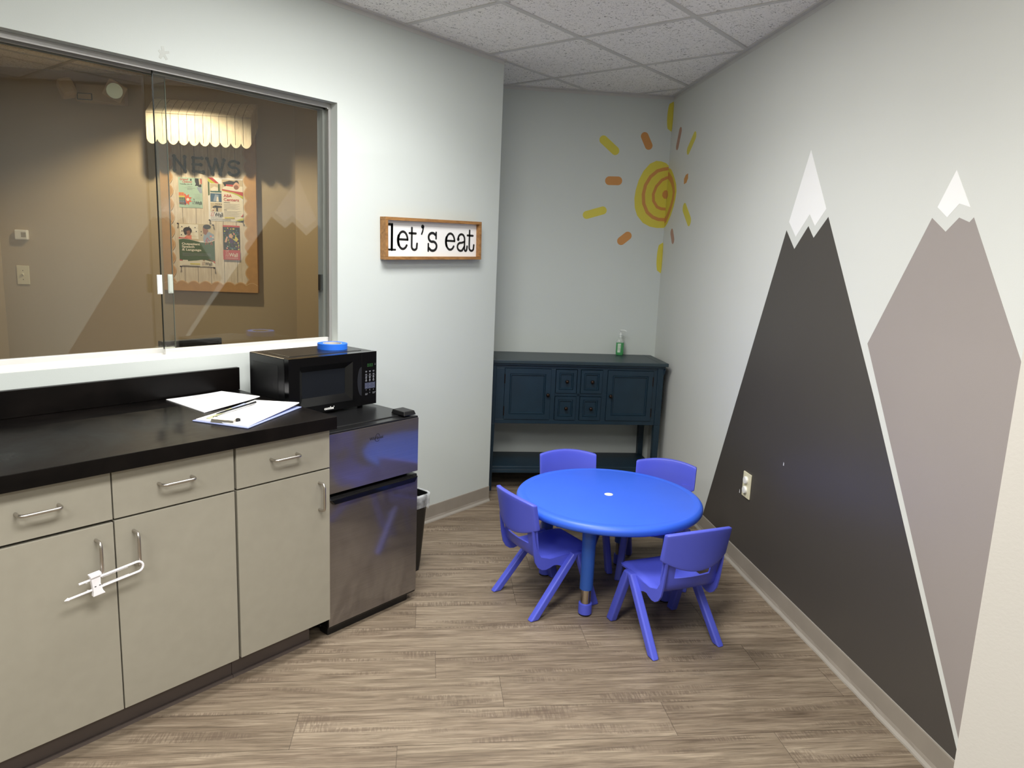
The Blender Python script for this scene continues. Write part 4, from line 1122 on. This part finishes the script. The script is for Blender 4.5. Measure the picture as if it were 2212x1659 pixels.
def d_open(q):
    q.P([(.70, .985), (.97, .985), (.97, .70), (.86, .70), (.80, .74), (.69, .73), (.74, .80), (.70, .88)], iD); q.P([(.86, .98), (.97, .98), (.97, .80), (.88, .78)], iN); q.P([(.93, .98), (.99, .98), (.99, .8), (.94, .82)], iR)
    q.P([(.76, .70), (.97, .68), (.99, .50), (.90, .50), (.82, .60)], iV)
    q.T('Grand', .06, .905, .07, .36, iR, .02, .25); q.T('Opening', .17, .83, .07, .42, iR, .02, .25); q.C(.54, .93, .03, iD, .02); q.P([(.50, .90), (.56, .90), (.55, .97), (.51, .96)], iD)
    q.T('Tuesday, July 23', .06, .765, .035, .52, iD, .02)
    for i, (a, b_) in enumerate(((.34, .62), (.40, .56), (.24, .70), (.38, .58), (.36, .58))): q.R(a, b_, .71 - i * .028, .716 - i * .028, iI)
    import math as _m
    star = []
    for k in range(18): r_ = .21 if k % 2 else .13; star.append((.30 + r_ * 1.25 * _m.cos(2 * pi * k / 18), .27 + r_ * _m.sin(2 * pi * k / 18)))
    q.P([p for p in star if p[0] > -.0], iO); q.C(.38, .27, .05, iC)
    for r_, c_ in enumerate((iO, iO, iY, iG, iT, iB, iU)):
        z = .50 - r_ * .055; q.P([(.0 + .002 * r_, z), (.22 + .012 * r_, z), (.232 + .012 * r_, z - .056), (.004, z - .056)], c_)
        for k in range(3): q.C(.05 + k * .075, z - .027, .014, (iY, iN)[r_ % 2])
    for i in range(9): q.R(.66, .92, .46 - i * .02, .463 - i * .02, iI)
    q.logo(.56, .125, .40, iD, iD); q.R(.40, .92, .055, .06, iI)
flyer('mint grand opening flyer at the upper left of the news board', .693, .846, 1.725, 1.922, d_open, iM)
def d_aba(q):
    q.R(.40, 1, .66, .97, iN); q.P([(.42, .90), (.62, .95), (.80, .93), (.80, .80), (.50, .78)], iD); q.P([(.42, .78), (.6, .86), (1, .82), (1, .70), (.42, .72)], iC)
    q.C(.82, .83, .075, iK); q.P([(.52, .86), (.72, .86), (.72, .81), (.52, .82)], iR); q.C(.82, .90, .06, iD, .055); q.C(.82, .865, .05, iK); q.C(.81, .80, .055, iS)
    q.P([(0, 1), (.14, 1), (.34, .86), (.24, .85)], iR); q.P([(0, 1), (.05, .97), (.26, .85), (.10, .86), (0, .92)], iL); q.P([(0, .92), (.05, .88), (.05, .60), (0, .58)], iG)
    q.P([(.40, .75), (.70, .715), (1, .69), (1, .60), (.72, .68), (.40, .715)], iR); q.P([(.40, .715), (.72, .68), (1, .60), (1, .53), (.85, .61), (.65, .665), (.40, .69)], iL)
    q.P([(.40, .70), (.62, .665), (.80, .62), (.96, .52), (1, .46), (1, .03), (.40, .03)], iC)
    for z0_, z1_, c_ in ((.66, .86, iN), (.44, .64, iB), (.22, .42, iN)): q.R(.045, .40, z0_ - .01, z1_ + .01, iC); q.R(.06, .385, z0_, z1_, c_)
    q.P([(.07, .74), (.18, .80), (.30, .77), (.30, .70), (.10, .69)], iC); q.R(.29, .34, .69, .86, iG); q.P([(.06, .66), (.385, .66), (.385, .70), (.06, .69)], iT)
    q.P([(.14, .46), (.20, .62), (.30, .60), (.28, .45)], iV); q.P([(.23, .45), (.25, .56), (.29, .56), (.30, .45)], iC)
    q.P([(.12, .33), (.20, .36), (.385, .345), (.385, .31), (.12, .30)], iD); q.C(.12, .26, .03, iC); q.R(.22, .27, .22, .32, iD)
    for k in range(4): q.R(.21 + k * .05, .235 + k * .05, .385, .405, iD)
    q.T('ABA', .44, .565, .065, .24, iR, .02); q.T('Centers', .44, .475, .065, .44, iR, .02)
    q.R(.44, .62, .435, .443, iD); 
    for i in range(8): q.R(.44, .90 - .06 * (i % 3), .405 - i * .017, .4085 - i * .017, iI)
    q.R(.44, .53, .265, .272, iD)
    for i in range(9): q.R(.44, .93 - .05 * (i % 3), .245 - i * .017, .2485 - i * .017, iI)
    q.logo(.06, .105, .35, iD, iR); q.R(.06, .40, .080, .086, iD); q.R(.06, .64, .035, .043, iD); q.P([(.46, .07), (.74, .07), (.75, .082), (.74, .095), (.46, .095), (.45, .082)], iY)
    q.P([(1, .20), (.97, .15), (.92, .12), (.99, .12)], iR); q.P([(.75, .02), (1, .09), (1, .02)], iL); q.P([(.82, .01), (1, .04), (1, .01)], iG)
flyer('white flyer headed ABA Centers at the upper right of the news board', .884, 1.112, 1.645, 1.930, d_aba, iP, pins=((.03, .01), (.97, .01)))
def wave(z, a, n=12, x0=0, x1=1, ph=0): return [(x0 + (x1 - x0) * i / n, z + a * sin(pi * 2 * i / n + ph)) for i in range(n + 1)]
def d_sp(q):
    q.R(0, 1, .60, 1, iN); q.R(.03, .55, .64, .98, iC)
    for z in (.70, .79, .89): q.R(.03, .60, z, z + .006, iN)
    for a, b_ in ((.08, .90), (.28, .90), (.45, .89), (.08, .80), (.48, .80), (.06, .71), (.62, .80), (.62, .72)): q.R(a, a + .03, b_ + .006, b_ + .03, iD)
    q.C(.25, .83, .085, iD, .10); q.P([(.15, .78), (.22, .80), (.22, .72), (.16, .74)], iD); q.P([(.22, .82), (.31, .84), (.34, .76), (.30, .70), (.24, .71)], iS); q.P([(.15, .66), (.22, .72), (.34, .71), (.37, .62), (.15, .62)], iA); q.P([(.30, .72), (.36, .73), (.35, .63), (.31, .63)], iA)
    q.P([(.68, .66), (.72, .78), (.86, .82), (.99, .76), (.99, .58), (.70, .56)], iV); q.P([(.68, .92), (.76, .95), (.84, .84), (.76, .74), (.69, .78)], iS); q.C(.80, .935, .055, iD, .09); q.C(.90, .72, .022, iA); q.C(.96, .70, .016, iC)
    top = [(0, .62), (.12, .637), (.28, .63), (.45, .60), (.60, .57), (.75, .565), (.90, .585), (1, .62)]
    q.P([(0, .67), (.2, .665), (.3, .64), (.55, .59), (.75, .565), (.9, .60), (1, .655), (1, .63), (.75, .55), (.5, .56), (0, .62)], iR)
    q.P([(0, .640), (.12, .645), (.28, .638), (.45, .61), (.62, .58), (.75, .572), (.9, .60), (1, .64), (1, .05), (0, .05)], iC)
    q.P([(0, .15)] + [(1, .12)] + [(a, b_) for a, b_ in top[::-1]], iG)
    q.P([(0, .13), (.2, .115), (.4, .135), (.6, .165), (.75, .165), (.9, .14), (1, .10), (1, .155), (0, .155)], iG)
    q.P([(1, .13), (.9, .165), (.78, .185), (.92, .155), (1, .10)], iO); q.P([(1, .10), (.92, .14), (.8, .17), (.93, .13), (1, .075)], iR)
    q.P([(0, .155), (.08, .145), (.08, .125), (0, .125)], iR)
    q.P([(0, .125), (.2, .112), (.4, .128), (.6, .158), (.75, .155), (.9, .125), (1, .07), (1, .0), (0, 0)], iC)
    q.S([(.75, .60), (.80, .68), (.86, .60)], .012, iR); q.S([(.74, .52), (.79, .62), (.82, .54)], .014, iR); q.S([(.89, .52), (.91, .60), (.94, .52)], .012, iR)
    q.T('Outpatient', .08, .50, .05, .51, iC, .03); q.T('Speech', .08, .435, .05, .35, iC, .03); q.T('& Language', .08, .365, .05, .54, iC, .03)
    for i in range(6): q.R(.09, .90 - .1 * (i == 5) * 5, .31 - i * .014, .3125 - i * .014, iI)
    q.R(.09, .235, .03, .145, iC)
    q.P([(.30, .045), (.57, .045), (.58, .058), (.57, .072), (.30, .072), (.29, .058)], iY); q.logo(.63, .035, .28, iD, iS); q.R(.06, .57, .008, .016, iD); q.R(.63, .90, .008, .013, iD)
flyer('green Outpatient Speech and Language flyer at the lower left of the board', .682, .916, 1.331, 1.620, d_sp, iP, pins=((.0, .985), (.985, .985), (.04, -.01), (.985, -.02)))
def d_balls(q):
    q.R(0, 1, .28, .95, iD); rr = random.Random(5)
    for k in range(95): q.C(rr.uniform(.06, .94), rr.uniform(.31, .93), rr.uniform(.014, .026), rr.choice((iT, iG, iY, iR, iB, iU, iL, iA, iT, iG)), rr.uniform(.014, .026))
    q.C(.47, .69, .055, iK); q.P([(.35, .62), (.60, .62), (.62, .50), (.40, .48)], iU); q.P([(.10, .52), (.22, .68), (.30, .66), (.22, .50)], iK); q.P([(.68, .58), (.76, .70), (.92, .60), (.80, .53)], iY)
    q.R(0, 1, .272, .282, iO); q.R(0, 1, 0, .272, iR); q.logo(.14, .09, .72, iC, iC); q.R(.12, .88, .045, .055, iC); q.C(.5, .955, .012, iD)
flyer('narrow red brochure with a ball pit picture at the lower right', .973, 1.085, 1.385, 1.618, d_balls, iR)

# emergency light
em = off('emergency_light', 'emergency light with two lamp heads high on the office wall', 'emergency light', (.235, 0, 2.36))
EMW = mat('almond_plastic', (196, 178, 150), .4)
em.part('housing', MB().hexa([(.085, -.075, 2.368), (.385, -.075, 2.362), (.385, 0, 2.36), (.085, 0, 2.366)], [(.085, -.06, 2.478), (.385, -.06, 2.478), (.385, 0, 2.485), (.085, 0, 2.485)]), EMW, bev=.006)
hd = MB().box(-.058, .058, -.055, .03, -.055, .055); R_ = Matrix.Rotation(radians(28), 4, 'Y') @ Matrix.Rotation(radians(20), 4, 'Z')
hd.map(lambda p: (R_ @ p) + Vector((.350, -.115, 2.435))); h_ = em.part('lamp_head', hd, EMW, bev=.01)
rfm = MB().lathe([(0, .02), (.025, .012), (.045, -.004), (.047, -.006)], 20); rfm.map(lambda p: (R_ @ Vector((p.x, -.062 + p.z, p.y))) + Vector((.350, -.115, 2.435)))
em.part('reflector', rfm, mat('lamp_reflector', (225, 215, 195), .08, .9), parent=h_)
hd = MB().box(-.05, .05, -.05, .04, -.055, .055); R2 = Matrix.Rotation(radians(-22), 4, 'Y') @ Matrix.Rotation(radians(-60), 4, 'Z')
hd.map(lambda p: (R2 @ p) + Vector((.055, -.105, 2.435))); em.part('lamp_head', hd, EMW, bev=.018)
em.part('label_plate', MB().box(.098, .190, -.0775, -.0735, 2.375, 2.417), BLACKM)
em.part('test_label', MB().box(.103, .185, -.0782, -.0775, 2.380, 2.412), EMW)

th = off('thermostat', 'small white thermostat above the light switch', 'thermostat', (-.335, 0, 1.46))
th.part('case', MB().box(-.375, -.295, -.028, 0, 1.465, 1.530), CAPW, bev=.006)
th.part('screen', MB().box(-.333, -.302, -.0288, -.028, 1.482, 1.514), mat('thermostat_screen', (150, 138, 116), .3))
sw = off('light_switch', 'ivory toggle light switch on the office wall', 'light switch', (-.350, 0, 1.165))
sw.part('plate', MB().box(-.389, -.311, -.007, 0, 1.166, 1.292), IVORY, bev=.002)
sw.part('toggle', MB().hexa([(-.356, -.007, 1.222), (-.344, -.007, 1.222), (-.344, -.007, 1.240), (-.356, -.007, 1.240)], [(-.354, -.020, 1.236), (-.346, -.020, 1.236), (-.346, -.018, 1.244), (-.354, -.018, 1.244)]), IVORY)
for z in (1.199, 1.259): sw.part('screw', MB().disc(-.350, z, .003, -.0073, 0, 8), BRONZE)

# desk under the window in the office, with a black monitor whose top shows above the rail
dk = Thing('office_desk', 'office desk behind the window carrying the black monitor', 'desk', (1.25, .47, 0))
dk.part('desktop', MB().box(.7, 1.78, .16, .80, .71, .74), LAM, bev=.002)
for x in (.72, 1.74): dk.part('side_panel', MB().box(x, x + .02, .18, .78, 0, .71), LAM)
mo = Thing('monitor', 'black monitor top edge showing above the window rail', 'monitor', (1.32, .42, .74))
mo.part('screen', MB().box(1.175, 1.455, .385, .42, .86, 1.0665), BLACKM, bev=.003)
mo.part('bezel', MB().box(1.195, 1.435, .3835, .385, .88, 1.0525), BLACKG)
mo.part('stand', MB().box(1.29, 1.34, .40, .43, .755, .88).box(1.24, 1.39, .34, .48, .7402, .755), BLACKM, bev=.002)

# recessed downlight in the office ceiling
LX, LY = .78, -.60
dl = off('downlight', 'recessed warm downlight in the office ceiling', 'downlight', (LX, LY, H - .006))
dl.part('trim_ring', MB().lathe([(.055, H - .001), (.060, H - .006), (.085, H - .005), (.087, H + .003)], 32, (LX, LY)), CAPW)
p = wpt(FO, LX, LY, H - .012)
ld_ = bpy.data.lights.new('downlight_lamp', 'SPOT'); ld_.energy = 80; ld_.color = (1, .82, .57); ld_.spot_size = radians(134); ld_.spot_blend = .4; ld_.shadow_soft_size = .035
lo = bpy.data.objects.new('downlight_lamp', ld_); COL.objects.link(lo); lo.location = p; lo.parent = None
lo.rotation_euler = (0, 0, 0)

# ================================================================== CAMERA, WORLD, VIEW
cam = bpy.data.cameras.new('camera'); co = bpy.data.objects.new('camera', cam); COL.objects.link(co); scene.camera = co
CP = Vector((-0.29773, -2.78456, 1.50717)); yaw, pitch, roll = 0.68065896, -0.17787109, 0.04125705
f = Vector((cos(yaw) * cos(pitch), sin(yaw) * cos(pitch), sin(pitch))); r = f.cross(Vector((0, 0, 1))).normalized(); u = r.cross(f)
r2 = r * cos(roll) + u * sin(roll); u2 = -r * sin(roll) + u * cos(roll)
co.matrix_world = Matrix(((r2.x, u2.x, -f.x, CP.x), (r2.y, u2.y, -f.y, CP.y), (r2.z, u2.z, -f.z, CP.z), (0, 0, 0, 1)))
cam.sensor_width = 36; cam.lens = 36 * 1567.087 / 2212; cam.clip_start = .02

wd = bpy.data.worlds.new('world'); scene.world = wd; wd.use_nodes = True
wd.node_tree.nodes['Background'].inputs[0].default_value = (.02, .02, .02, 1)
vs_ = scene.view_settings; vs_.view_transform = 'Standard'; vs_.look = 'None'; vs_.gamma = 1; vs_.use_curve_mapping = False; vs_.exposure = 0.0
cy_ = scene.cycles; cy_.use_denoising = True; cy_.max_bounces = 10; cy_.diffuse_bounces = 6; cy_.glossy_bounces = 4; cy_.transparent_max_bounces = 12; cy_.caustics_reflective = False; cy_.caustics_refractive = False
cy_.sample_clamp_indirect = 6
